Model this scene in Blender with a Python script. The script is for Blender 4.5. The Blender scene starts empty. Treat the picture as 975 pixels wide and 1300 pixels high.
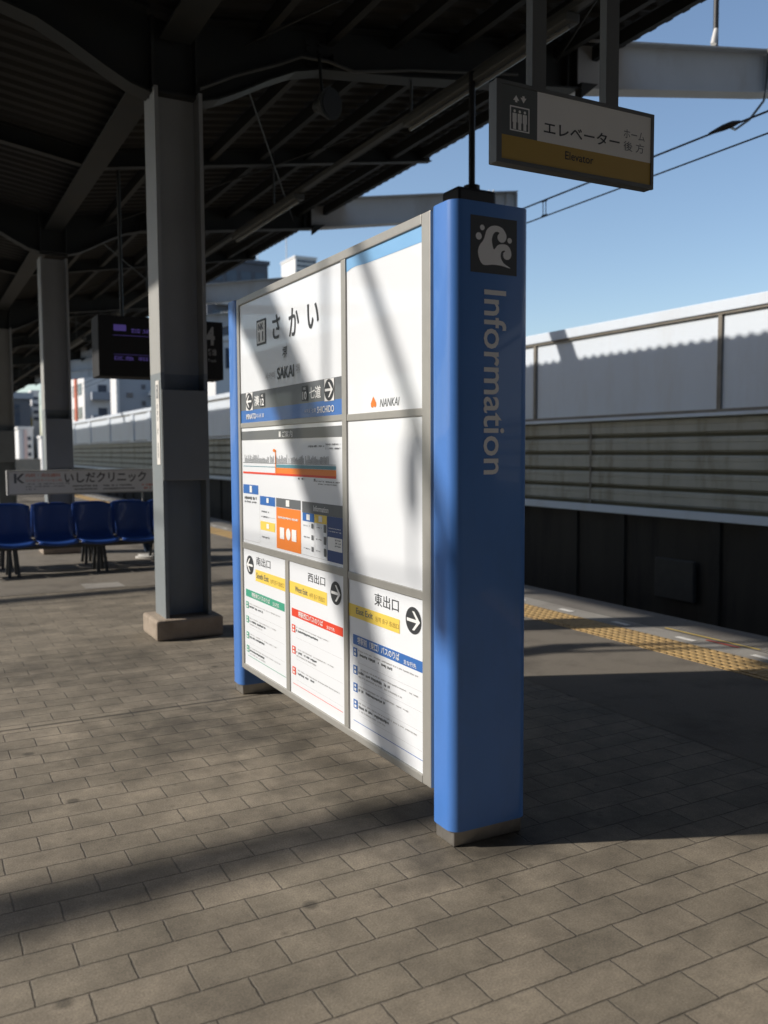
import bpy, bmesh, math, random
from mathutils import Vector, Matrix, Quaternion
random.seed(7)
R = math.radians
S = bpy.context.scene
COL = S.collection

# ------------------------------------------------------------------ camera
cam_d = bpy.data.cameras.new("camera"); cam = bpy.data.objects.new("camera", cam_d); COL.objects.link(cam)
right = Vector((0.8816, -0.4717, -0.0052)); up = Vector((0.0372, 0.0585, 0.9976)); fwd = Vector((0.4705, 0.8797, -0.0696))
fwd.normalize(); right = (right - fwd * right.dot(fwd)).normalized(); up = right.cross(fwd)
M = Matrix((right, up, -fwd)).transposed().to_4x4(); M.translation = Vector((0, 0, 1.55))
cam.matrix_world = M
cam_d.sensor_fit = 'VERTICAL'; cam_d.sensor_height = 36; cam_d.sensor_width = 27
cam_d.lens = 1123.8 / 1300 * 36
cam_d.clip_start = 0.05; cam_d.clip_end = 3000
cam_d.dof.use_dof = True; cam_d.dof.focus_distance = 4.1; cam_d.dof.aperture_fstop = 2.2
S.camera = cam

# ------------------------------------------------------------------ light
EL, AZ = R(33), R(23)
sun_dir = Vector((math.cos(EL) * math.cos(AZ), -math.cos(EL) * math.sin(AZ), -math.sin(EL)))
ld = bpy.data.lights.new("sun", 'SUN'); ld.energy = 3.0; ld.angle = R(0.9); ld.color = (1.0, 0.93, 0.84)
sun = bpy.data.objects.new("sun", ld); COL.objects.link(sun)
sun.rotation_mode = 'QUATERNION'; sun.rotation_quaternion = sun_dir.to_track_quat('-Z', 'Y')
sun.location = (-20, 10, 20)
W = bpy.data.worlds.new("World"); S.world = W; W.use_nodes = True
nt = W.node_tree; bg = nt.nodes["Background"]; sk = nt.nodes.new("ShaderNodeTexSky")
sk.sky_type = 'NISHITA'; sk.sun_disc = False; sk.sun_elevation = EL; sk.sun_rotation = math.atan2(-sun_dir.x, -sun_dir.y)
sk.altitude = 20; sk.air_density = 1.0; sk.dust_density = .7; sk.ozone_density = 1.7
nt.links.new(sk.outputs[0], bg.inputs[0]); bg.inputs[1].default_value = 0.098
S.view_settings.view_transform = 'Standard'; S.view_settings.look = 'None'
S.view_settings.exposure = 0.68; S.view_settings.gamma = 1.0
S.render.engine = 'CYCLES'; S.cycles.max_bounces = 6

# ------------------------------------------------------------------ materials
def hexl(h):
    h = h.lstrip('#'); o = []
    for i in (0, 2, 4):
        c = int(h[i:i+2], 16) / 255
        o.append(c / 12.92 if c <= 0.04045 else ((c + .055) / 1.055) ** 2.4)
    return tuple(o)
def mat(name, col, rough=.6, metal=0., var=.12, scale=6., bump=0., bscale=60., coat=0., stretch=(1, 1, 1), stain=None, stain_amt=.5, stain_scale=1.5, stain_stretch=(1, 1, 1)):
    if isinstance(col, str): col = hexl(col)
    m = bpy.data.materials.new(name); m.use_nodes = True; t = m.node_tree; N = t.nodes; L = t.links
    b = N["Principled BSDF"]; b.inputs["Roughness"].default_value = rough; b.inputs["Metallic"].default_value = metal
    b.inputs["Coat Weight"].default_value = coat; b.inputs["Coat Roughness"].default_value = .04
    g = N.new("ShaderNodeNewGeometry"); mp = N.new("ShaderNodeMapping"); mp.inputs["Scale"].default_value = stretch
    L.new(g.outputs["Position"], mp.inputs["Vector"])
    n = N.new("ShaderNodeTexNoise"); n.inputs["Scale"].default_value = scale; n.inputs["Detail"].default_value = 6
    L.new(mp.outputs[0], n.inputs["Vector"])
    mx = N.new("ShaderNodeMix"); mx.data_type = 'RGBA'
    mx.inputs[6].default_value = (*[c * (1 - var) for c in col], 1); mx.inputs[7].default_value = (*[min(1, c * (1 + var)) for c in col], 1)
    L.new(n.outputs["Fac"], mx.inputs[0]); out = mx.outputs[2]
    if stain is not None:
        if isinstance(stain, str): stain = hexl(stain)
        mp2 = N.new("ShaderNodeMapping"); mp2.inputs["Scale"].default_value = stain_stretch; L.new(g.outputs["Position"], mp2.inputs["Vector"])
        n2 = N.new("ShaderNodeTexNoise"); n2.inputs["Scale"].default_value = stain_scale; n2.inputs["Detail"].default_value = 8; n2.inputs["Roughness"].default_value = .65
        L.new(mp2.outputs[0], n2.inputs["Vector"])
        rp = N.new("ShaderNodeMapRange"); rp.inputs[1].default_value = .5; rp.inputs[2].default_value = .72; rp.inputs[4].default_value = stain_amt
        L.new(n2.outputs["Fac"], rp.inputs[0])
        m2 = N.new("ShaderNodeMix"); m2.data_type = 'RGBA'; m2.inputs[7].default_value = (*stain, 1)
        L.new(rp.outputs[0], m2.inputs[0]); L.new(out, m2.inputs[6]); out = m2.outputs[2]
    L.new(out, b.inputs["Base Color"])
    if bump:
        nb = N.new("ShaderNodeTexNoise"); nb.inputs["Scale"].default_value = bscale; nb.inputs["Detail"].default_value = 5
        L.new(g.outputs["Position"], nb.inputs["Vector"])
        bp = N.new("ShaderNodeBump"); bp.inputs["Strength"].default_value = bump; bp.inputs["Distance"].default_value = .01
        L.new(nb.outputs["Fac"], bp.inputs["Height"]); L.new(bp.outputs[0], b.inputs["Normal"])
    return m
def emis(name, col, st):
    m = mat(name, col, .5); b = m.node_tree.nodes["Principled BSDF"]
    b.inputs["Emission Color"].default_value = (*(hexl(col) if isinstance(col, str) else col), 1); b.inputs["Emission Strength"].default_value = st
    return m

def floor_mat():
    m = bpy.data.materials.new("paving_blocks"); m.use_nodes = True; t = m.node_tree; N = t.nodes; L = t.links
    b = N["Principled BSDF"]; b.inputs["Roughness"].default_value = .82
    def node(k, **kw):
        n = N.new(k)
        for a, v in kw.items(): setattr(n, a, v)
        return n
    g = node("ShaderNodeNewGeometry")
    # small wobble so joints are not ruler-straight
    nw = node("ShaderNodeTexNoise"); nw.inputs["Scale"].default_value = 34; nw.inputs["Detail"].default_value = 3; L.new(g.outputs["Position"], nw.inputs["Vector"])
    sub = node("ShaderNodeVectorMath", operation='SUBTRACT'); sub.inputs[1].default_value = (.5, .5, .5); L.new(nw.outputs["Color"], sub.inputs[0])
    sc = node("ShaderNodeVectorMath", operation='SCALE'); sc.inputs[3].default_value = .0085; L.new(sub.outputs[0], sc.inputs[0])
    ad = node("ShaderNodeVectorMath", operation='ADD'); L.new(g.outputs["Position"], ad.inputs[0]); L.new(sc.outputs[0], ad.inputs[1])
    of = node("ShaderNodeVectorMath", operation='SUBTRACT'); of.inputs[1].default_value = (.968, 2.26, 0); L.new(ad.outputs[0], of.inputs[0])
    br = node("ShaderNodeTexBrick"); br.offset = .5; br.offset_frequency = 2; br.squash = 1
    br.inputs["Scale"].default_value = 1; br.inputs["Mortar Size"].default_value = .0042; br.inputs["Mortar Smooth"].default_value = .7
    br.inputs["Brick Width"].default_value = .285; br.inputs["Row Height"].default_value = .147; br.inputs["Bias"].default_value = 0
    br.inputs["Color1"].default_value = (.188, .162, .122, 1); br.inputs["Color2"].default_value = (.232, .198, .150, 1); br.inputs["Mortar"].default_value = (.115, .098, .076, 1)
    L.new(of.outputs[0], br.inputs["Vector"])
    # grain
    n1 = node("ShaderNodeTexNoise"); n1.inputs["Scale"].default_value = 160; n1.inputs["Detail"].default_value = 4; L.new(g.outputs["Position"], n1.inputs["Vector"])
    def mixmul(colsock, facsock, lo, hi, fr0=.3, fr1=.7):
        r = node("ShaderNodeMapRange"); r.inputs[1].default_value = fr0; r.inputs[2].default_value = fr1; r.inputs[3].default_value = lo; r.inputs[4].default_value = hi
        L.new(facsock, r.inputs[0])
        mm = node("ShaderNodeVectorMath", operation='SCALE'); L.new(colsock, mm.inputs[0]); L.new(r.outputs[0], mm.inputs[3]); return mm.outputs[0]
    c = mixmul(br.outputs["Color"], n1.outputs["Fac"], .72, 1.27)
    n2 = node("ShaderNodeTexNoise"); n2.inputs["Scale"].default_value = 1.1; n2.inputs["Detail"].default_value = 7; n2.inputs["Roughness"].default_value = .62; L.new(g.outputs["Position"], n2.inputs["Vector"])
    c = mixmul(c, n2.outputs["Fac"], .66, 1.10, .33, .62)
    n3 = node("ShaderNodeTexNoise"); n3.inputs["Scale"].default_value = 5; n3.inputs["Detail"].default_value = 8; L.new(g.outputs["Position"], n3.inputs["Vector"])
    c = mixmul(c, n3.outputs["Fac"], .8, 1.12, .35, .65)
    # chewing gum spots
    vo = node("ShaderNodeTexVoronoi"); vo.inputs["Scale"].default_value = 2.3; L.new(ad.outputs[0], vo.inputs["Vector"])
    c = mixmul(c, vo.outputs["Distance"], .45, 1.0, .045, .085)
    vo2 = node("ShaderNodeTexVoronoi"); vo2.inputs["Scale"].default_value = 6.5; L.new(ad.outputs[0], vo2.inputs["Vector"])
    c = mixmul(c, vo2.outputs["Distance"], .7, 1.0, .03, .11)
    n6 = node("ShaderNodeTexNoise"); n6.inputs["Scale"].default_value = 24; n6.inputs["Detail"].default_value = 6; n6.inputs["Roughness"].default_value = .7; L.new(g.outputs["Position"], n6.inputs["Vector"])
    c = mixmul(c, n6.outputs["Fac"], .88, 1.10, .35, .65)
    # grime gathered round the feet of the information board
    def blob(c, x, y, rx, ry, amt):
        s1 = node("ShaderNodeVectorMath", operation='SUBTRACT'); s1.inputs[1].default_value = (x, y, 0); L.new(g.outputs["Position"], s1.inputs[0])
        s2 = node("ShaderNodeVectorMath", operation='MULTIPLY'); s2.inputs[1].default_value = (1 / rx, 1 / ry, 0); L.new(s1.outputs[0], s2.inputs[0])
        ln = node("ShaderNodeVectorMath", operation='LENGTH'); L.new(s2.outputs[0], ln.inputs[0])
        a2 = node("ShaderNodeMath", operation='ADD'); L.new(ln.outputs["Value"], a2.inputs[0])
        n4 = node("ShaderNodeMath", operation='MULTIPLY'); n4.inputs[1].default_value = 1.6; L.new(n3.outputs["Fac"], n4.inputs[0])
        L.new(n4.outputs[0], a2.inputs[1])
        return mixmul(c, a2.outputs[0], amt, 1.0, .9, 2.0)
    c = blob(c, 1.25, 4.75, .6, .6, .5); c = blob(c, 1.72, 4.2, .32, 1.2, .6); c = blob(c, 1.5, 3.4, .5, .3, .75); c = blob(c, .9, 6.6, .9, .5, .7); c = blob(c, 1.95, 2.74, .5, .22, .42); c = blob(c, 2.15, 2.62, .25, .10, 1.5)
    # expansion joint across the platform
    sp = node("ShaderNodeSeparateXYZ"); L.new(ad.outputs[0], sp.inputs[0])
    for yj in (5.27, 9.55):
        d = node("ShaderNodeMath", operation='SUBTRACT'); d.inputs[1].default_value = yj; L.new(sp.outputs[1], d.inputs[0])
        a = node("ShaderNodeMath", operation='ABSOLUTE'); L.new(d.outputs[0], a.inputs[0])
        c = mixmul(c, a.outputs[0], .35, 1, .006, .022)
    L.new(c, b.inputs["Base Color"])
    inv = node("ShaderNodeMath", operation='MULTIPLY_ADD'); inv.inputs[1].default_value = -1; inv.inputs[2].default_value = 1; L.new(br.outputs["Fac"], inv.inputs[0])
    a3 = node("ShaderNodeMath", operation='MULTIPLY_ADD'); a3.inputs[1].default_value = .16; L.new(n1.outputs["Fac"], a3.inputs[0]); L.new(inv.outputs[0], a3.inputs[2])
    bp = node("ShaderNodeBump"); bp.inputs["Strength"].default_value = .8; bp.inputs["Distance"].default_value = .006
    L.new(a3.outputs[0], bp.inputs["Height"]); L.new(bp.outputs[0], b.inputs["Normal"])
    return m

def tactile_mat():
    m = mat("yellow_tactile", (.43, .285, .115), .75, var=.2, scale=25, stain=(.16, .10, .05), stain_amt=.6, stain_scale=3)
    t = m.node_tree; N = t.nodes; L = t.links; b = N["Principled BSDF"]
    g = N.new("ShaderNodeNewGeometry"); mp = N.new("ShaderNodeMapping"); mp.inputs["Scale"].default_value = (1 / .075,) * 3; mp.inputs["Rotation"].default_value = (0, 0, 0)
    L.new(g.outputs["Position"], mp.inputs["Vector"])
    fr = N.new("ShaderNodeVectorMath"); fr.operation = 'FRACTION'; L.new(mp.outputs[0], fr.inputs[0])
    s = N.new("ShaderNodeVectorMath"); s.operation = 'SUBTRACT'; s.inputs[1].default_value = (.5, .5, .5); L.new(fr.outputs[0], s.inputs[0])
    z = N.new("ShaderNodeVectorMath"); z.operation = 'MULTIPLY'; z.inputs[1].default_value = (1, 1, 0); L.new(s.outputs[0], z.inputs[0])
    l = N.new("ShaderNodeVectorMath"); l.operation = 'LENGTH'; L.new(z.outputs[0], l.inputs[0])
    r = N.new("ShaderNodeMapRange"); r.inputs[1].default_value = .2; r.inputs[2].default_value = .42; r.inputs[3].default_value = 1; r.inputs[4].default_value = 0
    L.new(l.outputs["Value"], r.inputs[0])
    bp = N.new("ShaderNodeBump"); bp.inputs["Strength"].default_value = 1; bp.inputs["Distance"].default_value = .012
    L.new(r.outputs[0], bp.inputs["Height"]); L.new(bp.outputs[0], b.inputs["Normal"])
    return m

MT = dict(
    pave=floor_mat(), tact=tactile_mat(),
    asphalt=mat("platform_asphalt", (.17, .15, .122), .88, var=.32, scale=120, bump=.5, bscale=260, stain=(.075, .065, .052), stain_amt=.75, stain_scale=1.9),
    edgeg=mat("edge_concrete", (.27, .255, .23), .8, var=.2, scale=40, stain=(.12, .1, .085), stain_amt=.6, stain_scale=2),
    groove=mat("edge_groove", (.07, .063, .055), .85),
    whitep=mat("white_paint", (.72, .70, .66), .6, var=.08, scale=30, stain=(.35, .32, .28), stain_amt=.5, stain_scale=12),
    yellowp=mat("yellow_line", (.6, .42, .05), .6, var=.15, scale=30), redp=mat("red_line", (.40, .05, .03), .6, var=.15, scale=30),
    blue=mat("blue_enamel", (.074, .215, .60), .36, var=.07, scale=1.6, coat=.3, stain=(.06, .15, .36), stain_amt=.35, stain_scale=3.2, stain_stretch=(1, 1, .35)),
    steel=mat("brushed_steel", (.42, .40, .37), .38, metal=.8, var=.2, scale=30, stretch=(1, 1, .1), stain=(.12, .10, .08), stain_amt=.5, stain_scale=9),
    alu=mat("aluminium_frame", (.40, .39, .36), .42, metal=.35, var=.08, scale=20),
    panel=mat("panel_white", (.81, .84, .88), .35, var=.02, scale=2, coat=.45),
    panelb=mat("panel_back", (.3, .31, .32), .5),
    ink=mat("ink_dark", (.035, .038, .043), .5, var=.02), inkg=mat("ink_grey", (.13, .14, .15), .45, var=.03, coat=.2), inkl=mat("ink_light_grey", (.42, .42, .42), .5, var=.02),
    inkw=mat("ink_white", (.80, .80, .79), .5, var=.02), inkb=mat("ink_blue", (.035, .15, .46), .45, var=.03, coat=.2), inksky=mat("ink_sky", (.22, .46, .76), .4, var=.05, coat=.25),
    inknavy=mat("ink_navy", (.02, .055, .20), .45, var=.03), inko=mat("ink_orange", (.80, .22, .03), .45, var=.03), inky=mat("ink_yellow", (.82, .60, .10), .45, var=.03),
    inkr=mat("ink_red", (.72, .06, .025), .45, var=.03), inkgr=mat("ink_green", (.05, .34, .22), .45, var=.03), inkt=mat("ink_teal", (.10, .27, .33), .45, var=.03), inkred2=mat("ink_salmon", (.72, .25, .18), .5),
    letter=mat("letter_grey", (.84, .87, .92), .5, var=.03), emblemd=mat("emblem_ground", (.055, .062, .072), .45),
    black=mat("black_paint", (.016, .016, .017), .5), rubber=mat("dark_rubber", (.02, .02, .02), .8),
    coln=mat("column_paint", (.37, .37, .35), .55, var=.12, scale=3, bump=.12, bscale=30, stain=(.26, .25, .21), stain_amt=.35, stain_scale=2.5, stain_stretch=(1, 1, .25)),
    colb=mat("column_lower_paint", (.215, .24, .25), .5, var=.14, scale=3, bump=.12, bscale=30, stain=(.30, .31, .31), stain_amt=.45, stain_scale=2.2, stain_stretch=(1, 1, .5)),
    coverp=mat("cover_plate", (.22, .23, .225), .5, var=.08, scale=5),
    conc=mat("plinth_concrete", (.33, .27, .21), .88, var=.22, scale=14, bump=.5, bscale=45, stain=(.14, .11, .08), stain_amt=.6, stain_scale=4),
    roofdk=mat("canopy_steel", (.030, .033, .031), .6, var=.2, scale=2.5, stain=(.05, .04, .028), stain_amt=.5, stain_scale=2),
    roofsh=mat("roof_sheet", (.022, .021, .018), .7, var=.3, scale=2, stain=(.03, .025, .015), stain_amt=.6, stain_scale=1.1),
    beamw=mat("beam_white", (.58, .58, .56), .5, var=.07, scale=3, stain=(.40, .36, .30), stain_amt=.5, stain_scale=1.6, stain_stretch=(1, 1, .5)),
    conduit=mat("conduit_paint", (.095, .098, .09), .5, var=.1), tube=mat("tube_glass", (.22, .22, .2), .3, var=.03),
    wallw=mat("barrier_white", (.63, .69, .76), .5, var=.04, scale=1.5, stain=(.50, .49, .46), stain_amt=.35, stain_scale=1.6, stain_stretch=(1, 1, .2)),
    wallpost=mat("barrier_post", (.20, .18, .15), .55, var=.2, scale=5, stain=(.10, .07, .04), stain_amt=.6, stain_scale=3),
    wallrib=mat("barrier_ribbed", (.42, .41, .35), .65, var=.2, scale=3, stretch=(1, 1, .3), stain=(.17, .14, .075), stain_amt=.75, stain_scale=2.4, stain_stretch=(1, 1, .22)),
    wallgrv=mat("barrier_rib_grime", (.085, .078, .045), .8, var=.3, scale=6),
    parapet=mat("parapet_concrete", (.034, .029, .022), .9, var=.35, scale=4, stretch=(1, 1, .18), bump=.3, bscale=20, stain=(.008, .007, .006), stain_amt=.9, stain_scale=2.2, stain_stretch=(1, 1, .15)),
    ballast=mat("ballast", (.075, .066, .056), .95, var=.5, scale=25, bump=1, bscale=14),
    earth=mat("town_ground", (.12, .12, .11), .9, var=.3, scale=.05),
    wire=mat("wire", (.035, .032, .03), .5), ceramic=mat("ceramic", (.62, .60, .56), .25),
    seat=mat("seat_blue", (.020, .066, .27), .35, var=.05, coat=.2), bleg=mat("bench_leg", (.06, .065, .07), .45, var=.1),
    board=mat("ad_board_white", (.84, .85, .86), .5, var=.04), adframe=mat("ad_frame", (.45, .45, .44), .4, metal=.2),
    ledcase=mat("display_case", (.014, .014, .016), .75), ledpurple=emis("led_purple", (.10, .07, .30), .20), ledwhite=mat("display_white", (.42, .42, .42), .5),
    elevgr=mat("sign_grey", (.105, .115, .110), .5, var=.03), elevw=mat("sign_white", (.85, .84, .80), .5, var=.03), elevy=mat("sign_yellow", (.46, .30, .055), .5, var=.03), elevc=mat("sign_case", (.11, .115, .11), .45),
    bwhite=mat("house_white", (.68, .67, .65), .75, var=.05, scale=.4, stain=(.5, .47, .42), stain_amt=.4, stain_scale=.3), bgrey=mat("house_grey", (.30, .32, .35), .75, var=.06, scale=.3),
    bdark=mat("house_dark", (.10, .105, .12), .7, var=.1, scale=.4), bpink=mat("house_pink", (.60, .45, .42), .75, var=.05), bred=mat("house_red", (.55, .14, .07), .7),
    win=mat("window_glass", (.045, .06, .085), .15, var=.2, scale=.6), stone=mat("stone_wall", (.30, .25, .19), .85, var=.25, scale=1.5),
    leafy=mat("street_yellow", (.45, .33, .05), .7),
    skin=mat("skin", (.52, .31, .22), .5, var=.05), jeans=mat("denim", (.045, .075, .135), .85, var=.25, scale=60), jacket=mat("jacket_cloth", (.03, .03, .035), .85), hair=mat("hair", (.012, .010, .009), .5),
    shoe=mat("shoe_canvas", (.03, .03, .035), .8), sole=mat("shoe_sole", (.75, .73, .68), .5),
)

# ------------------------------------------------------------------ mesh helpers
def wloc(o):
    v = Vector((0, 0, 0))
    while o is not None: v += o.location; o = o.parent
    return v
class MB:
    def __init__(s): s.v = []; s.f = []; s.sm = []
    def add(s, vs, fs, smooth=False):
        n = len(s.v); s.v += [tuple(v) for v in vs]; s.f += [[i + n for i in f] for f in fs]; s.sm += [smooth] * len(fs); return s
    def box(s, x0, x1, y0, y1, z0, z1, b=0.):
        x0, x1 = min(x0, x1), max(x0, x1); y0, y1 = min(y0, y1), max(y0, y1); z0, z1 = min(z0, z1), max(z0, z1)
        b = min(b, (x1 - x0) * .45, (y1 - y0) * .45, (z1 - z0) * .45)
        if b <= 0:
            v = [(x, y, z) for z in (z0, z1) for y in (y0, y1) for x in (x0, x1)]
            return s.add(v, [(0, 2, 3, 1), (4, 5, 7, 6), (0, 1, 5, 4), (2, 6, 7, 3), (0, 4, 6, 2), (1, 3, 7, 5)])
        bm = bmesh.new(); bmesh.ops.create_cube(bm, size=1)
        for v in bm.verts: v.co = Vector(((x0 + x1) / 2 + v.co.x * (x1 - x0), (y0 + y1) / 2 + v.co.y * (y1 - y0), (z0 + z1) / 2 + v.co.z * (z1 - z0)))
        bmesh.ops.bevel(bm, geom=bm.edges[:], offset=b, segments=2, affect='EDGES', profile=.5)
        bm.verts.index_update(); s.add([v.co[:] for v in bm.verts], [[v.index for v in f.verts] for f in bm.faces]); bm.free(); return s
    def tube(s, pts, r, n=8, smooth=True, caps=True):
        pts = [Vector(p) for p in pts]; rings = []
        for i, p in enumerate(pts):
            d = (pts[min(i + 1, len(pts) - 1)] - pts[max(i - 1, 0)]).normalized()
            a = d.cross(Vector((0, 0, 1)) if abs(d.z) < .9 else Vector((1, 0, 0))).normalized(); c = d.cross(a)
            rr = r[i] if isinstance(r, (list, tuple)) else r
            rings.append([p + a * rr * math.cos(2 * math.pi * k / n) + c * rr * math.sin(2 * math.pi * k / n) for k in range(n)])
        vs = [v for g in rings for v in g]; fs = []
        for i in range(len(pts) - 1):
            for k in range(n): fs.append((i * n + k, i * n + (k + 1) % n, (i + 1) * n + (k + 1) % n, (i + 1) * n + k))
        s.add(vs, fs, smooth)
        if caps: s.add(rings[0], [tuple(range(n))[::-1]]); s.add(rings[-1], [tuple(range(n))])
        return s
    def bar(s, p, q, w, h, upv=(0, 0, 1)):
        p = Vector(p); q = Vector(q); d = (q - p).normalized(); a = d.cross(Vector(upv)).normalized(); c = a.cross(d)
        v = [e + a * w / 2 * i + c * h / 2 * j for e in (p, q) for j in (-1, 1) for i in (-1, 1)]
        return s.add(v, [(0, 2, 3, 1), (4, 5, 7, 6), (0, 1, 5, 4), (2, 6, 7, 3), (0, 4, 6, 2), (1, 3, 7, 5)])
    def prism(s, poly, axis, a0, a1, smooth=False):
        # poly: 2D points; axis 'x','y','z' extruded from a0 to a1
        def P(p, a): return {'x': (a, p[0], p[1]), 'y': (p[0], a, p[1]), 'z': (p[0], p[1], a)}[axis]
        n = len(poly); s.add([P(p, a0) for p in poly] + [P(p, a1) for p in poly], [(i, (i + 1) % n, n + (i + 1) % n, n + i) for i in range(n)], smooth)
        s.add([P(p, a0) for p in poly], [tuple(range(n))]); s.add([P(p, a1) for p in poly], [tuple(range(n))]); return s
    def quad(s, pts): return s.add(pts, [tuple(range(len(pts)))])
    def build(s, name, m, parent=None, origin=None):
        me = bpy.data.meshes.new(name)
        off = wloc(parent) if parent is not None else (Vector(origin) if origin is not None else Vector((0, 0, 0)))
        if parent is None and origin is None and s.v:
            xs, ys, zs = zip(*s.v); off = Vector(((min(xs) + max(xs)) / 2, (min(ys) + max(ys)) / 2, min(zs)))
        me.from_pydata([(v[0] - off.x, v[1] - off.y, v[2] - off.z) for v in s.v], [], s.f)
        for p, q in zip(me.polygons, s.sm): p.use_smooth = q
        me.materials.append(MT[m] if isinstance(m, str) else m); me.validate(); me.update()
        bm = bmesh.new(); bm.from_mesh(me); bmesh.ops.recalc_face_normals(bm, faces=bm.faces[:]); bm.to_mesh(me); bm.free()
        o = bpy.data.objects.new(name, me); COL.objects.link(o)
        if parent is not None: o.parent = parent
        else: o.location = off
        return o
def tag(o, label=None, cat=None, group=None, kind=None):
    if label: o['label'] = label
    if cat: o['category'] = cat
    if group: o['group'] = group
    if kind: o['kind'] = kind
    return o
def thing(name, loc, label, cat, group=None):
    o = bpy.data.objects.new(name, None); COL.objects.link(o); o.location = loc; o.empty_display_size = .2
    return tag(o, label, cat, group)
def copy_tree(o, parent=None, loc=None):
    c = o.copy(); COL.objects.link(c); c.parent = parent
    if loc is not None: c.location = loc
    for ch in o.children: copy_tree(ch, c)
    return c
def struct(o): o['kind'] = 'structure'; return o
def rrect(x0, x1, y0, y1, r, n=6):
    out = []
    for cx, cy, a in ((x1 - r, y1 - r, 0), (x0 + r, y1 - r, 90), (x0 + r, y0 + r, 180), (x1 - r, y0 + r, 270)):
        for k in range(n + 1): out.append((cx + r * math.cos(R(a + 90 * k / n)), cy + r * math.sin(R(a + 90 * k / n))))
    return out
# ---- flat lettering: fits a string into a rectangle on a plane
def glyphs(txt, bold):
    cu = bpy.data.curves.new("lettering", 'FONT'); cu.body = txt; cu.offset = bold; cu.resolution_u = 3; cu.space_line = 1.0
    ob = bpy.data.objects.new("lettering", cu); COL.objects.link(ob)
    dg = bpy.context.evaluated_depsgraph_get(); me = bpy.data.meshes.new_from_object(ob.evaluated_get(dg))
    vs = [v.co[:2] for v in me.vertices]; fs = [list(p.vertices) for p in me.polygons]
    bpy.data.objects.remove(ob); bpy.data.curves.remove(cu); bpy.data.meshes.remove(me); return vs, fs
class PB(MB):
    """flat print: every piece handed to it becomes an object of its own"""
    def __init__(s): super().__init__(); s.gr = []
    def add(s, vs, fs, smooth=False):
        q_ = MB(); q_.add(vs, fs, smooth); s.gr.append(q_); return s
    def build(s, name, m, parent=None, origin=None):
        for q_ in s.gr: o = q_.build(name, m, parent, origin)
        return o
class Face:
    """a vertical plane: o + a*r + b*u ; a,b are given in world coordinates along r/u"""
    def __init__(s, kind, d): s.k = kind; s.d = d
    def P(s, a, b, lay):
        e = .0012 * lay
        if s.k == '-x': return (s.d - e, a, b)        # a = world y (runs right to left), b = z
        if s.k == '-y': return (a, s.d - e, b)        # a = world x, b = z
    def rect(s, mb, a0, a1, b0, b1, lay): return mb.quad([s.P(a0, b0, lay), s.P(a1, b0, lay), s.P(a1, b1, lay), s.P(a0, b1, lay)])
    def poly(s, mb, pts, lay): return mb.quad([s.P(a, b, lay) for a, b in pts])
    def disc(s, mb, ca, cb, ra, rb, lay, n=32): return s.poly(mb, [(ca + ra * math.cos(2 * math.pi * k / n), cb + rb * math.sin(2 * math.pi * k / n)) for k in range(n)], lay)
    def text(s, mb, txt, a0, a1, b0, b1, lay, bold=.0, rot=False):
        """a0 = where the text starts, a1 = where it ends"""
        vs, fs = glyphs(txt, bold)
        if not vs: return mb
        x0 = min(v[0] for v in vs); x1 = max(v[0] for v in vs); y0 = min(v[1] for v in vs); y1 = max(v[1] for v in vs)
        out = []
        for x, y in vs:
            p = (x - x0) / max(1e-6, x1 - x0); q = (y - y0) / max(1e-6, y1 - y0)
            if rot: out.append(s.P(a0 + (a1 - a0) * q, b1 + (b0 - b1) * p, lay))   # reads downwards
            else: out.append(s.P(a0 + (a1 - a0) * p, b0 + (b1 - b0) * q, lay))
        return mb.add(out, fs)
    def dashes(s, mb, a0, a1, b0, b1, lay, dens=.8):
        """a line of print too small to read"""
        a = a0; d = 1 if a1 > a0 else -1; h = abs(b1 - b0)
        while (a1 - a) * d > h * .4:
            w = h * random.uniform(.3, .75)
            if random.random() < dens:
                s.rect(mb, a, a + d * min(w, abs(a1 - a)), b0 + h * random.uniform(0, .35), b1 - h * random.uniform(0, .25), lay)
            a += d * (w + h * .25)
        return mb
    def arrow(s, ring, arr, ca, cb, ra, rb, to, lay):
        s.disc(ring, ca, cb, ra, rb, lay)
        s.poly(arr, [(ca + ra * to * x, cb + rb * y) for x, y in ((-.80, .12), (.41, .12), (-.12, .70), (.16, .70), (.88, 0), (.16, -.70), (-.12, -.70), (.41, -.12), (-.80, -.12))], lay + 1.4)

# ------------------------------------------------------------------ setting: ground, platform, track
m = MB(); m.quad([(-900, -900, -7), (1200, -900, -7), (1200, 1500, -7), (-900, 1500, -7)]); struct(m.build("ground", 'earth'))
PX0, PX1 = -2.15, 6.15
m = MB(); m.box(PX0, PX1, -70, 110, -1.2, 0); struct(m.build("platform_floor", 'pave'))
m = MB(); m.box(6.15, 10.62, -70, 110, -1.6, -1.2); m.box(-9.9, PX0, -70, 110, -1.6, -1.2); struct(m.build("track_ground", 'ballast'))
m = MB(); m.quad([(3.62, -70, .0015), (4.99, -70, .0015), (4.99, 110, .0015), (3.62, 110, .0015)])
m.quad([(PX0, 10.25, .004), (3.62, 10.25, .004), (3.62, 110, .004), (PX0, 110, .004)]); struct(m.build("asphalt_pavement", 'asphalt'))
m = MB(); m.quad([(1.70, 10.32, .008), (2.14, 10.30, .008), (2.13, 10.68, .008), (1.71, 10.72, .008)]); struct(m.build("patched_pavement", 'edgeg'))
m = MB(); m.box(4.99, 5.03, -70, 110, .0, .006); m.box(5.05, 5.40, -70, 110, 0, .006); struct(m.build("tactile_pavement", 'tact'))
m = MB(); m.box(5.40, 6.16, -70, 110, 0, .004); struct(m.build("edge_pavement", 'edgeg'))
m = MB()
for k in range(11): m.box(5.66 + k * .046, 5.680 + k * .046, -70, 110, .004, .0055)
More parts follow.
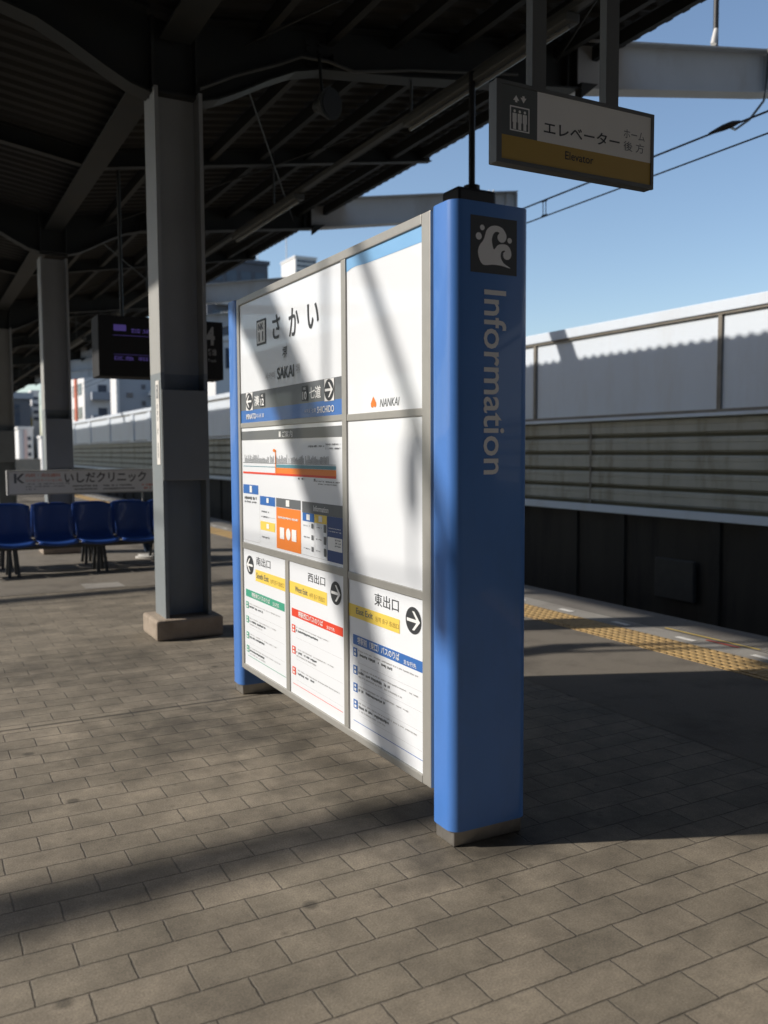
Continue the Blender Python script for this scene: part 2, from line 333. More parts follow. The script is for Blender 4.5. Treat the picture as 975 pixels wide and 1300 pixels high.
struct(m.build("grooved_pavement", 'groove'))
m = MB()
for k in range(-6, 60):
    y = 5.02 + k * .745; m.quad([(5.48, y, .008), (5.54, y, .008), (5.54, y + .19, .008), (5.48, y + .19, .008)])
struct(m.build("white_road_markings", 'whitep'))
m = MB(); m.quad([(5.69, 4.55, .009), (5.71, 4.55, .009), (5.71, 5.52, .009), (5.69, 5.52, .009)]); m.quad([(5.69, 3.4, .009), (5.71, 3.4, .009), (5.71, 4.3, .009), (5.69, 4.3, .009)]); struct(m.build("yellow_road_marking", 'yellowp'))
m = MB(); m.quad([(5.605, 4.68, .009), (5.635, 4.68, .009), (5.635, 5.0, .009), (5.605, 5.0, .009)]); struct(m.build("red_road_marking", 'redp'))

# ------------------------------------------------------------------ noise barrier across the track
XW = 10.6
t = thing("noise_barrier", (XW, 30, -1.2), "long trackside noise barrier, white panels over ribbed sheets on a dark concrete parapet", "noise barrier")
Y0, Y1 = -70, 72
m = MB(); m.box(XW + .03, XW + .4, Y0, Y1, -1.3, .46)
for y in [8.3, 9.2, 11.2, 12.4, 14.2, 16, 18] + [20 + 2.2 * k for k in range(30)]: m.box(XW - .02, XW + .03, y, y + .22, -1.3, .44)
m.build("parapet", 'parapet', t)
m = MB(); m.box(XW - .05, XW + .1, Y0, Y1, .46, .585, .008); m.build("sill_rail", 'wallw', t)
m = MB(); g = MB()
z = .585; prof = []
step = .285
for k in range(5):
    b = .60 + k * step
    prof += [(.04, b), (.04, b + .045), (0, b + .075), (0, b + .175), (.008, b + .18), (.008, b + .19), (0, b + .195), (0, b + .255), (.04, b + .28)]
v = []
for (dx, zz) in prof: v += [(XW + dx, Y0, zz), (XW + dx, Y1, zz)]
m.add(v, [(2 * i, 2 * i + 1, 2 * i + 3, 2 * i + 2) for i in range(len(prof) - 1)])
m.build("ribbed_sheet", 'wallrib', t)
for k in range(6):
    b = .585 + k * step; g.box(XW + .034, XW + .039, Y0, Y1, b + .0, b + .058)
g.build("rib_grime", 'wallgrv', t)
for k in range(-1, 16):
    m = MB(); m.box(XW - .004, XW + .01, 9.28 + 4.38 * k - 1.6, 9.28 + 4.38 * k - 1.56, .6, 2.0); m.build("sheet_joint", 'wallpost', t)
m = MB(); m.box(XW - .06, XW + .1, Y0, Y1, 2.03, 2.085, .008); m.build("ledge", 'wallw', t)
m = MB(); m.box(XW + .02, XW + .08, Y0, Y1, 2.085, 3.6); m.build("white_panel", 'wallw', t)
m = MB(); m.box(XW - .02, XW + .02, Y0, Y1, 2.085, 2.135); m.box(XW - .025, XW + .02, Y0, Y1, 3.515, 3.55); m.build("panel_trim", 'wallpost', t)
m = MB(); m.box(XW - .05, XW + .14, Y0, Y1, 3.55, 3.72, .01); m.build("cap", 'wallw', t)
for k in range(-1, 8):
    y = 9.28 + 4.38 * k; m = MB(); m.box(XW - .02, XW + .02, y - .035, y + .035, 2.135, 3.515); m.build("post", 'wallpost', t)
for y in (44.5, 48.3, 54.6, 61.0, 67.3):
    m = MB(); m.box(XW - .04, XW + .02, y - .35, y + .35, 2.1, 3.52); m.build("post", 'wallw', t)
m = MB(); m.box(XW - .10, XW - .02, 9.62, 10.42, -.82, -.18, .02); o = m.build("junction_box", mat("junction_box", (.036, .033, .028), .75, var=.4), None)
tag(o, "dark metal box mounted on the dark parapet wall", "junction box")

# ------------------------------------------------------------------ canopy: columns, portal beams, roof
XC = 2.015
def sheet_z(x): return 5.06 + .155 * abs(x - XC)
YB = [.3, 7.4, 14.35] + [22.7 + 7.3 * k for k in range(8)]
def make_column(y, label, group=None, cover=True):
    t = thing("platform_column", (XC, y, 0), label, "column", group)
    m = MB(); m.box(1.722, 2.288, y - .245, y + .245, 0, .17, .022); m.build("plinth", 'conc', t)
    for z0, z1, mm, nm in ((.165, 2.19, 'colb', "lower_shaft"), (2.19, 4.45, 'coln', "shaft")):
        m = MB(); m.box(1.82, 1.85, y - .17, y + .17, z0, z1); m.box(2.18, 2.21, y - .17, y + .17, z0, z1); m.box(1.85, 2.18, y - .012, y + .012, z0, z1)
        m.build(nm, mm, t)
    m = MB(); m.box(1.824, 2.206, y - .182, y - .15, 1.31, 2.05, .004); m.build("cover_plate", 'coverp', t)
    return t
col1 = make_column(YB[1], "grey steel column with concrete plinth and white station name strip, nearest the information board")
col2 = copy_tree(col1, None, (XC, YB[2], 0)); col2['label'] = "grey steel column standing behind the blue seats"
for k in range(3, 7):
    c = copy_tree(col1, None, (XC, YB[k], 0)); c['label'] = "far grey steel column in the row beyond the seats"; c['group'] = "far columns of the row"

def ibeam(mb, bot, top, y, web=.016, fw=.20, ft=.018):
    pts = bot + top[::-1]; mb.prism(pts, 'y', y - web / 2, y + web / 2)
    for line in (bot, top):
        for (xa, za), (xb, zb) in zip(line[:-1], line[1:]):
            sg = 1 if line is bot else -1
            n = len(mb.v)
            mb.add([(xa, y - fw / 2, za), (xa, y + fw / 2, za), (xb, y + fw / 2, zb), (xb, y - fw / 2, zb), (xa, y - fw / 2, za - sg * ft), (xa, y + fw / 2, za - sg * ft), (xb, y + fw / 2, zb - sg * ft), (xb, y - fw / 2, zb - sg * ft)],
                   [(0, 1, 2, 3), (4, 7, 6, 5), (0, 3, 7, 4), (1, 5, 6, 2), (0, 4, 5, 1), (3, 2, 6, 7)])
PROF = [(.2, 4.43), (.36, 4.475), (.55, 4.57), (.82, 4.72), (1.05, 4.83), (1.3, 4.895), (2.1, 4.985), (3.1, 5.12), (4.2, 5.26)]
SR, SL, DYL = .165, .165, -.30
def make_beam(y, label, group):
    t = thing("portal_beam", (XC, y, 4.43), label, "beam", group)
    m = MB(); m.box(XC - .2, XC + .2, y - .01, y + .01, 4.40, 5.02); m.box(XC - .2, XC + .2, y - .1, y + .1, 4.425, 4.447)
    for x in (XC - .195, XC + .165): m.box(x, x + .03, y - .1, y + .1, 4.447, 5.02)
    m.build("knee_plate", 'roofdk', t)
    for sg in (1, -1):
        m = MB(); b = [(XC + sg * d, z) for d, z in PROF]; tp = [(XC + sg * .2, sheet_z(XC + .2) - .03), (XC + sg * 4.2, sheet_z(XC + 4.2) - .03)]
        ibeam(m, b, tp, y)
        for d in (1.3, 1.42, 4.05, 4.17): m.box(XC + sg * d - .006, XC + sg * d + .006, y - .09, y + .09, 4.9 + (d - 1.3) * .13, 5.02 + (d - 1.3) * .22)
        for i in range(5):
            for j in range(2): m.box(XC + sg * (1.2 + .12 * j) - .02, XC + sg * (1.2 + .12 * j) + .02, y - .03, y + .03, 4.92 + .06 * i, 4.95 + .06 * i)
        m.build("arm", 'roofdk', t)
    m = MB(); L = 8.5
    ibeam(m, [(XC + 4.2, 5.26), (XC + 7.0, 5.26 + SR * 2.8), (XC + L, 5.26 + SR * (L - 4.2) + .04)], [(XC + 4.2, 5.72), (XC + 7.0, 5.72 + SR * 2.8), (XC + L, 5.72 + SR * (L - 4.2) - .02)], y, fw=.22)
    for d in (L - .02, L - .25, 7.05): m.box(XC + d, XC + d + .014, y - .10, y + .10, 5.30 + SR * (d - 4.2), 5.69 + SR * (d - 4.2))
    for d in (7.7, 7.8, 7.9, 8.0): m.tube([(XC + d, y, 5.70 + SR * (d - 4.2)), (XC + d, y, 5.77 + SR * (d - 4.2))], .02, 6)
    m.build("extension", 'beamw', t)
    m = MB(); m.add([(XC + 4.2, y - .12, 5.14), (XC + 4.2, y - .12, 5.3), (XC + 4.42, y - .12, 5.32), (XC + 4.2, y - .02, 5.14), (XC + 4.2, y - .02, 5.3), (XC + 4.42, y - .02, 5.32)], [(0, 1, 2), (3, 5, 4), (0, 3, 4, 1), (1, 4, 5, 2), (0, 2, 5, 3)])
    m.build("splice_bracket", 'roofdk', t)
    m = MB(); yl = y + DYL; L = 15.0
    ibeam(m, [(-2.0, 5.24), (-2.75, 5.53), (-3.7, 5.84), (-4.7, 6.08), (-5.6, 6.23), (-6.2, 6.29), (-7.5, 6.35), (-8.3, 6.43), (-11.5, 6.50)], [(-2.0, 5.72), (-2.75, 5.98), (-3.7, 6.28), (-4.8, 6.58), (-5.5, 6.74), (-6.2, 6.66), (-7.0, 6.57), (-8.3, 6.64), (-9.5, 6.80), (-11.5, 6.96)], yl, fw=.16)
    m.tube([(-5.5, yl, 6.7), (-5.5, yl, 7.75)], .028, 6)
    m.box(XC - 4.3, XC - 3.9, yl - .02, y + .02, 5.3, 5.6)
    m.build("extension", 'beamw', t)
    return t
bl = ["", "dark canopy beam with a white outer end, carried by the near column above the elevator sign", "dark canopy beam with white tapered outer end, behind the information board top"]
bm1 = make_beam(YB[1], bl[1], "portal beams of the canopy")
for k in range(2, 8):
    c = copy_tree(bm1, None, (XC, YB[k] - (.12 if k == 2 else 0), 4.43 + (.09 if k == 2 else 0))); c['label'] = bl[2] if k == 2 else ("white ended canopy beam seen through the gap above the far pillar of the board" if k == 3 else "far canopy beam deep under the roof over the seats")

t = thing("platform_canopy", (XC, 40, 4.8), "dark corrugated butterfly roof over the platform with serrated edge", "canopy")
XR, XL, RY0, RY1 = 6.86, -2.15, -3, 96
m = MB(); ys = []; y = RY0; pr = .22
while y < RY1:
    ys += [(y, 0), (y + .08, 0), (y + .11, .034), (y + .19, .034)]; y += pr
for side in (XR, XL):
    v = []
    for (yy, h) in ys: v += [(XC, yy, sheet_z(XC) + h), (side, yy, sheet_z(side) + h)]
    n = len(ys); m.add(v, [(2 * i, 2 * i + 1, 2 * i + 3, 2 * i + 2) for i in range(n - 1)])
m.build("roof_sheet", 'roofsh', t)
for xx in (2.75, 3.4, 4.05, 4.7, 5.35, 5.95, 6.45, .65, -.65, -1.3, -1.9):
    m = MB(); z = sheet_z(xx) - .01; m.box(xx - .005, xx + .005, RY0, RY1, z - .13, z); m.box(xx - .005, xx + .06, RY0, RY1, z - .135, z - .125); m.build("purlin", 'roofdk', t)
for k in range(-9, 9):
    for fy in (.5,):
        y = 7.4 + 7.1 * (k + fy)
        m = MB()
        for sg in (1, -1):
            e = 4.6 if sg > 0 else 4.2
            ibeam(m, [(XC, sheet_z(XC) - .20), (XC + sg * e, sheet_z(XC + e) - .17)], [(XC, sheet_z(XC) - .02), (XC + sg * e, sheet_z(XC + e) - .02)], y, fw=.12, web=.01, ft=.012)
        m.build("rafter", 'roofdk', t)
m = MB(); 
for a, b in zip(YB[:-1], YB[1:]):
    m.box(XC - .008, XC + .008, a, b, 4.86, 5.04)
    m.box(XC - .13, XC + .13, a + .1, b - .1, 4.845, 4.862)
    pass
m.build("ridge_girder", 'roofdk', t)
for k in range(0, 6):
    a = YB[k]; b = YB[k + 1]
    for (xa, xb) in ((2.6, 5.9), (5.9, 2.6)):
        m = MB(); m.tube([(xa, a + .1, sheet_z(xa) - .22), (xb, b - .1, sheet_z(xb) - .22)], .009, 6); m.build("tie_rod", 'roofdk', t)
# lighting trunk and lamps (unlit)
XT, ZT = 4.27, 4.60
m = MB(); m.box(XT - .03, XT + .03, -2, 80, ZT + .05, ZT + .10)
for y in YB[:-1]:
    for yy in (y, y + 3.55): m.tube([(XT, yy, ZT + .1), (XT, yy, sheet_z(XT) - .02 if yy != y else 5.0)], .012, 6)
tag(m.build("lighting_rail", 'conduit'), "thin grey lighting rail running along under the canopy roof", "cable rail")
t0 = thing("light_fixture", (XT, 5.1, ZT), "unlit strip light nearest the elevator sign, under the canopy", "ceiling light", "strip lights on the rail")
m = MB(); m.box(XT - .065, XT + .065, 5.1, 7.46, ZT - .02, ZT + .05, .012); m.build("housing", 'conduit', t0)
m = MB(); m.tube([(XT, 5.14, ZT - .04), (XT, 7.42, ZT - .04)], .017, 8); m.build("lamp_tube", 'tube', t0)
for k, lab in enumerate(("unlit strip light hung above the near end of the information board", "unlit strip light farther along under the canopy", "unlit strip light farther along under the canopy", "unlit strip light farther along under the canopy")):
    copy_tree(t0, None, (XT, 5.1 + 5.0 * (k + 1), ZT))['label'] = lab
# cables along the near beam, pole clock box, horn speaker
m = MB(); m.tube([(2.2, 7.27, 4.50), (2.5, 7.27, 4.66), (2.9, 7.26, 4.83), (3.1, 7.26, 4.93), (3.35, 7.26, 4.94), (3.6, 7.26, 4.90), (4.2, 7.27, 5.03), (5.4, 7.27, 5.22)], .016, 7)
tag(m.build("cable", 'conduit'), "loose grey cable draped along the near canopy beam", "cable")
t = thing("horn_speaker", (3.22, 6.95, 4.45), "round horn loudspeaker hung below the near canopy beam", "loudspeaker")
m = MB(); pr_ = [(-.16, .05), (-.10, .06), (-.05, .10), (.0, .125), (.02, .13)]
m.tube([(3.22 + d * .35, 6.95 - d * .93, 4.45 - d * .1) for d, _ in pr_], [r for _, r in pr_], 20); m.build("horn", 'roofdk', t)
m = MB(); m.tube([(3.22 + d * .35, 6.95 - d * .93, 4.45 - d * .1) for d in (.0205, .026)], [.105, .105], 20); m.build("horn_mouth", 'black', t)
m = MB(); m.tube([(3.2, 7.05, 4.50), (3.22, 7.15, 4.9)], .014, 7); m.build("bracket", 'roofdk', t)
t = thing("hanging_monitor", (4.2, 6.3, 3.45), "black box hung on a thin black pole, behind the top of the blue pillar", "monitor")
m = MB(); m.box(4.01, 4.40, 6.2, 6.45, 3.36, 3.70, .03); m.build("monitor_case", 'black', t)
m = MB(); m.tube([(4.215, 6.3, 3.68), (4.215, 6.3, 4.66)], .028, 10); m.tube([(4.215, 6.3, 3.69), (4.215, 6.3, 3.74)], .07, 10); m.build("pole", 'black', t)

# ------------------------------------------------------------------ information board
PXa, PXb = 1.80, 2.162
t = thing("information_board", (1.97, 4.13, 0), "large station information board of white panels framed between two blue pillars", "information board")
def pillar(y0, y1):
    m = MB(); m.prism(rrect(PXa, PXb, y0, y1, .048), 'z', .065, 2.478, True)
    p = m.build("pillar", 'blue', t)
    for f in p.data.polygons:
        if abs(f.normal.z) > .9: f.use_smooth = False
    m = MB(); m.box(PXa + .018, PXb - .018, y0 + .018, y1 - .018, 0, .066, .006); m.build("base_plate", 'steel', p); return p
pn = pillar(2.816, 2.988); pf = pillar(5.300, 5.465)
F = Face('-y', 2.816)
m = MB(); F.rect(m, 1.878, 2.091, 2.216, 2.426, 1); em = m.build("emblem", 'emblemd', pn)
OUT = [(1.932, 2.247), (1.911, 2.284), (1.917, 2.315), (1.936, 2.339), (1.949, 2.374), (1.968, 2.391), (1.99, 2.396), (2.012, 2.394), (2.029, 2.384), (2.041, 2.364), (2.038, 2.347), (2.027, 2.337), (2.012, 2.337), (2.001, 2.347), (2.000, 2.360), (2.008, 2.371), (1.994, 2.374), (1.982, 2.366), (1.975, 2.350), (1.974, 2.335), (1.983, 2.307), (2.0, 2.324), (2.018, 2.330), (2.040, 2.330), (2.056, 2.320), (2.064, 2.299), (2.061, 2.284), (2.051, 2.275), (2.036, 2.275), (2.027, 2.284), (2.027, 2.298), (2.036, 2.306), (2.024, 2.306), (2.016, 2.296), (2.016, 2.278), (2.03, 2.259), (2.06, 2.243), (2.02, 2.249), (1.98, 2.25)]
def smooth_closed(p, k=4):
    o = []; n = len(p)
    for i in range(n):
        a, b, c, d = (Vector(p[(i + j) % n]) for j in (-1, 0, 1, 2))
        for s in range(k):
            u = s / k; o.append(tuple(.5 * ((2 * b) + (c - a) * u + (2 * a - 5 * b + 4 * c - d) * u * u + (3 * b - a - 3 * c + d) * u ** 3)))
    return o
m = MB(); F.poly(m, smooth_closed(OUT), 2)
for a, b, r in ((1.930, 2.383, .0105), (1.914, 2.350, .0135), (2.056, 2.347, .0105)): F.disc(m, a, b, r, r, 2)
wv = m.build("lettering", 'letter', pn); wv.name = "wave_emblem"
m = PB(); F.text(m, "Information", 1.938, 2.042, 1.455, 2.155, 2, .012, rot=True); m.build("lettering", 'letter', pn)

FX0, FX1 = 1.808, 2.135
fr = MB()
fr.box(FX0, FX1, 2.99, 3.058, .185, 2.475, .004); fr.box(FX0, FX1, 5.256, 5.298, .185, 2.475, .004)
fr.box(FX0 - .001, FX1 + .001, 3.058, 5.256, 2.434, 2.475, .004); fr.box(FX0 - .001, FX1 + .001, 3.058, 5.256, .185, .220, .004)
fr.box(FX0, 1.83, 3.752, 3.800, .22, 2.434, .003)
fr.box(FX0 + .002, 1.83, 3.058, 3.752, 1.686, 1.718, .003); fr.box(FX0 + .002, 1.83, 3.80, 5.256, 1.690, 1.720, .003)
fr.box(FX0 + .002, 1.83, 3.058, 3.752, .943, .980, .003); fr.box(FX0 + .002, 1.83, 3.80, 5.256, .948, .987, .003)
fr.box(FX0 + .002, 1.83, 4.500, 4.552, .22, .948, .003)
fr.build("frame", 'alu', t)
m = MB(); m.box(1.824, 2.12, 3.05, 5.26, .2, 2.45); m.build("board_core", 'panelb', t)
G = Face('-x', 1.817)
def cell(y0, y1, z0, z1, name, lab=None):
    m = MB(); m.box(1.817, 1.8235, y0, y1, z0, z1); o = m.build(name, 'panel', t)
    if lab: o['label'] = lab
    return o
pA = cell(3.80, 5.256, 1.72, 2.434, "name_panel", "station name panel reading SAKAI")
pB = cell(3.058, 3.752, 1.718, 2.434, "blank_panel", "white panel with a sky blue top band and small orange flame logo")
pC = cell(3.80, 5.256, .987, 1.69, "guide_panel", "route guide panel with orange and blue blocks")
pD = cell(3.058, 3.752, .98, 1.686, "blank_panel", "plain white panel")
pE = cell(4.552, 5.256, .22, .948, "exit_panel", "south exit panel with green heading")
pF = cell(3.80, 4.50, .22, .948, "exit_panel", "west exit panel with red heading")
pG = cell(3.058, 3.752, .22, .943, "exit_panel", "east exit panel with blue heading")

# station name
m = MB(); G.rect(m, 5.256, 3.80, 1.795, 1.901, 1); m.build("grey_band", 'inkg', pA)
m = MB(); G.rect(m, 5.256, 3.80, 1.721, 1.795, 1); m.build("blue_band", 'inkb', pA)
d = PB(); w = PB(); gy = PB()
G.rect(d, 4.958, 4.807, 2.160, 2.305, 2); G.rect(w, 4.945, 4.820, 2.172, 2.293, 3)
G.text(d, "NK", 4.925, 4.84, 2.245, 2.283, 4, .02); G.text(d, "11", 4.92, 4.845, 2.182, 2.234, 4, .02)
G.text(d, "さ", 4.705, 4.592, 2.168, 2.302, 2, .012); G.text(d, "か", 4.463, 4.324, 2.155, 2.305, 2, .012); G.text(d, "い", 4.213, 4.072, 2.165, 2.292, 2, .012)
G.text(d, "堺", 4.558, 4.492, 2.053, 2.114, 2, .008)
G.text(gy, "사카이", 4.828, 4.675, 1.953, 1.994, 2, .0); G.text(d, "SAKAI", 4.643, 4.398, 1.943, 2.008, 2, .02); G.text(gy, "堺", 4.372, 4.314, 1.955, 2.006, 2, .0)
G.rect(w, 5.157, 5.042, 1.793, 1.899, 3); G.rect(w, 4.006, 3.894, 1.791, 1.899, 3)
ar = PB(); G.arrow(d, ar, 5.0995, 1.846, -.0555, .051, -1, 4); G.arrow(d, ar, 3.950, 1.845, -.0545, .052, 1, 4)
ar.build("arrow_symbol", 'inkw', pA)
G.text(w, "湊", 5.012, 4.926, 1.814, 1.874, 3, .015); G.text(w, "七道", 4.195, 4.048, 1.812, 1.874, 3, .015)
G.rect(d, 4.915, 4.838, 1.805, 1.883, 3); G.rect(d, 4.290, 4.214, 1.806, 1.884, 3)
G.text(w, "NK", 4.893, 4.862, 1.862, 1.876, 4, .02); G.text(w, "12", 4.903, 4.850, 1.812, 1.853, 4, .03)
G.text(w, "NK", 4.268, 4.236, 1.863, 1.877, 4, .02); G.text(w, "10", 4.280, 4.226, 1.813, 1.855, 4, .03)
G.text(w, "MINATO", 5.156, 4.988, 1.740, 1.773, 3, .015); G.text(w, "미나토 凑", 4.978, 4.855, 1.743, 1.768, 3); G.text(w, "SHICHIDO", 4.098, 3.897, 1.737, 1.770, 3, .01); G.text(w, "시치도 七道", 4.26, 4.112, 1.743, 1.764, 3)
d.build("lettering", 'ink', pA); w.build("lettering", 'inkw', pA); gy.build("lettering", 'inkl', pA)
# upper right panel
m = MB(); G.poly(m, [(3.752, 2.434), (3.752, 2.372), (3.70, 2.381), (3.65, 2.383), (3.56, 2.376), (3.06, 2.370), (3.06, 2.434)], 1); m.build("sky_band", 'inksky', pB)
m = MB(); G.poly(m, [(3.49, 1.787), (3.503, 1.772), (3.515, 1.757), (3.512, 1.742), (3.497, 1.737), (3.485, 1.745), (3.474, 1.738), (3.463, 1.744), (3.464, 1.758), (3.476, 1.772)], 1); m.build("flame_logo", 'inko', pB)
m = MB(); G.text(m, "NANKAI", 3.43, 3.262, 1.738, 1.773, 1, .0)
for i, v in enumerate(m.v): m.v[i] = (v[0], v[1] - (v[2] - 1.738) * .25, v[2])
m.build("lettering", 'inkg', pB)
# guide panel
m = PB(); G.rect(m, 5.256, 3.80, 1.615, 1.669, 1); G.rect(m, 4.685, 4.331, 1.236, 1.286, 1); G.rect(m, 4.310, 3.804, 1.226, 1.285, 1); m.build("grey_heading", 'inkg', pC)
m = PB(); G.text(m, "ご案内", 4.58, 4.43, 1.624, 1.659, 2, .01); G.rect(m, 4.628, 4.60, 1.627, 1.657, 2); G.text(m, "Information", 4.16, 3.975, 1.241, 1.27, 2, .01)
for a, b in ((5.12, 5.08), (4.835, 4.80)): G.rect(m, a, b, 1.25 if a < 5 else 1.30, 1.278 if a < 5 else 1.34, 2.4)
G.rect(m, 4.84, 4.80, 1.10, 1.128, 2.4); G.rect(m, 4.535, 4.485, 1.245, 1.28, 2.4); G.rect(m, 4.25, 4.205, 1.19, 1.22, 2.6); G.rect(m, 4.095, 4.05, 1.19, 1.22, 2.6)
fp = MB(); G.dashes(fp, 4.655, 4.36, 1.172, 1.186, 2.4, .95)
for a, b in ((4.63, 4.565), (4.455, 4.391)): G.rect(m, a, b, 1.06, 1.124, 2.4)
G.disc(m, 4.505, 1.093, .033, .033, 2.4, 16); G.rect(m, 3.986, 3.818, 1.059, 1.125, 2.4)
for z_ in (1.165, 1.15): G.dashes(fp, 3.975, 3.83, z_, z_ + .006, 2.4)
m.build("lettering", 'inkw', pC); fp.build("fine_print", 'inkw', pC)
m = PB(); G.rect(m, 5.24, 4.974, 1.291, 1.346, 1); G.rect(m, 4.945, 4.703, 1.234, 1.286, 1); G.rect(m, 4.303, 4.152, 1.183, 1.226, 2); m.build("blue_block", 'inkb', pC)
m = PB(); G.rect(m, 4.944, 4.709, 1.087, 1.138, 1); G.rect(m, 4.148, 3.996, 1.183, 1.226, 2); m.build("yellow_block", 'inky', pC)
m = PB(); G.rect(m, 4.685, 4.331, 1.002, 1.234, 1); G.rect(m, 4.68, 3.884, 1.424, 1.455, 1); G.rect(m, 4.690, 4.678, 1.416, 1.555, 2); G.disc(m, 4.705, 1.552, .02, .009, 2, 12); m.build("orange_block", 'inko', pC)
m = MB(); G.rect(m, 5.235, 3.884, 1.413, 1.4245, 1.5); m.build("red_line", 'inkr', pC)
m = MB(); G.rect(m, 4.68, 3.884, 1.456, 1.474, 1); G.rect(m, 5.234, 4.69, 1.456, 1.460, 1); m.build("teal_line", 'inkt', pC)
m = PB(); G.rect(m, 3.992, 3.808, 1.003, 1.226, 2); m.build("navy_block", 'inknavy', pC)
m = MB(); G.rect(m, 5.236, 3.884, 1.4785, 1.4805, 2)
k = 0; a = 5.20
while a > 3.96:
    if random.random() < .9: G.rect(m, a, a - .005, 1.4815, 1.4815 + random.uniform(.02, .048), 2)
    a -= .0155
G.dashes(m, 4.22, 4.02, 1.566, 1.578, 2); G.dashes(m, 4.0, 3.83, 1.575, 1.585, 2); G.dashes(m, 4.0, 3.83, 1.555, 1.565, 2); G.dashes(m, 4.15, 3.84, 1.391, 1.399, 2); G.dashes(m, 4.10, 3.87, 1.378, 1.385, 2)
for a in (4.36, 4.31, 4.15): G.rect(m, a, a - .02, 1.398, 1.407, 2)
G.dashes(m, 5.215, 5.0, 1.255, 1.275, 2); G.dashes(m, 5.215, 5.0, 1.235, 1.248, 2)
for z_ in (1.19, 1.16, 1.04): G.dashes(m, 4.92, 4.80, z_, z_ + .012, 2)
for z_ in (1.15, 1.09, 1.03):
    G.rect(m, 4.19, 4.165, z_, z_ + .025, 2); G.dashes(m, 4.29, 4.20, z_ + .005, z_ + .014, 2, .5); G.dashes(m, 4.13, 4.06, z_ + .005, z_ + .014, 2, .5); G.rect(m, 4.035, 4.005, z_ - .01, z_ + .03, 2)
for z_ in (1.11, 1.095, 1.08): G.dashes(m, 3.90, 3.83, z_, z_ + .008, 3)
m.build("fine_print", 'inkg', pC)
m = MB(); G.rect(m, 5.245, 4.96, 1.003, 1.005, 1); G.rect(m, 4.955, 4.953, 1.005, 1.29, 1); G.rect(m, 4.94, 4.70, 1.165, 1.167, 1); G.rect(m, 4.326, 4.0, 1.003, 1.005, 1); G.rect(m, 4.15, 4.148, 1.01, 1.18, 1); m.build("rule_line", 'inkl', pC)
# exits
def exitp(p, heads, arrow_c, to, jt, jr, en, er, kt, kr, yel, head_m, bar, head_t, hr, main_r, rows, row_m, foot, numw):
    d = PB(); a = PB(); G.arrow(d, a, arrow_c[0], arrow_c[1], -arrow_c[2], arrow_c[3], to, 1); a.build("arrow_symbol", 'inkw', p)
    G.text(d, jt, *jr, 1, .004); d.build("lettering", 'ink', p)
    m = MB(); G.rect(m, *yel, 1); m.build("yellow_band", 'inky', p)
    d = PB(); G.text(d, en, *er, 2, .008); d.build("lettering", 'inkg', p)
    d = PB(); G.text(d, kt, *kr, 2, 0); d.build("lettering", mat("ink_olive", (.35, .25, .06), .5), p)
    m = MB(); G.rect(m, *bar, 1)
    for z_ in rows: G.rect(m, bar[0] - .0, bar[0] - numw, z_ - .042, z_, 1)
    G.rect(m, foot[0], foot[1], foot[2], foot[2] + .003, 1); m.build("coloured_heading", row_m, p)
    d = PB(); G.text(d, head_t, *hr, 2, .012); G.text(d, "主な行先", *main_r, 2, .01)
    for z_ in rows: G.rect(d, bar[0] - numw * .3, bar[0] - numw * .7, z_ - .017, z_ - .006, 2); G.rect(d, bar[0] - numw * .25, bar[0] - numw * .75, z_ - .036, z_ - .024, 2)
    d.build("lettering", 'inkw', p)
    m = MB(); l = MB(); full = bar[1]
    for i, z_ in enumerate(rows):
        end = bar[0] + (full - bar[0]) * random.uniform(.7, .95)
        G.dashes(l, bar[0] - numw * 1.25, end, z_ - .012, z_ - .004, 1, .75); G.dashes(m, bar[0] - numw * 1.25, bar[0] + (full - bar[0]) * random.uniform(.45, .6), z_ - .034, z_ - .019, 1, .85)
        if i % 2: G.dashes(l, bar[0] - numw * 1.25, bar[0] + (full - bar[0]) * random.uniform(.4, .8), z_ - .05, z_ - .041, 1, .75)
        G.rect(l, bar[0] - numw * 1.2, full + .01, z_ - .0655, z_ - .0645, 1)
    m.build("fine_print", 'inkg', p); l.build("fine_print", 'inkl', p)
exitp(pE, None, (5.139, .853, .064, .058), -1, "南出口", (5.028, 4.792, .866, .918), "South Exit", (5.025, 4.82, .787, .822), "남쪽 출구 南出口", (4.79, 4.58, .785, .812), (5.043, 4.553, .768, .838), 'inkgr', (5.222, 4.579, .652, .697),
      "堺駅南口バスのりば", (5.115, 4.805, .660, .689), (4.76, 4.66, .660, .684), [.62, .53, .43, .345], 'inkgr', (5.20, 4.57, .2805), .045)
exitp(pF, None, (3.899, .853, .063, .058), 1, "西出口", (4.244, 4.027, .868, .916), "West Exit", (4.42, 4.25, .79, .82), "서쪽 출구 西出口", (4.225, 4.03, .785, .812), (4.50, 4.005, .774, .840), 'inkr', (4.473, 3.822, .650, .694),
      "堺駅西口バスのりば", (4.379, 4.055, .658, .689), (4.011, 3.916, .658, .676), [.604, .485, .370], 'inkr', (4.465, 3.83, .2755), .048)
exitp(pG, None, (3.142, .845, .065, .057), 1, "東出口", (3.491, 3.268, .858, .914), "East Exit", (3.675, 3.507, .789, .818), "동쪽 출구 东出口", (3.481, 3.266, .786, .809), (3.752, 3.259, .768, .829), 'inkb', (3.711, 3.063, .640, .687),
      "堺駅前（東口）バスのりば", (3.664, 3.261, .648, .683), (3.224, 3.118, .647, .667), [.625, .540, .456, .376], 'inkb', (3.712, 3.06, .272), .043)

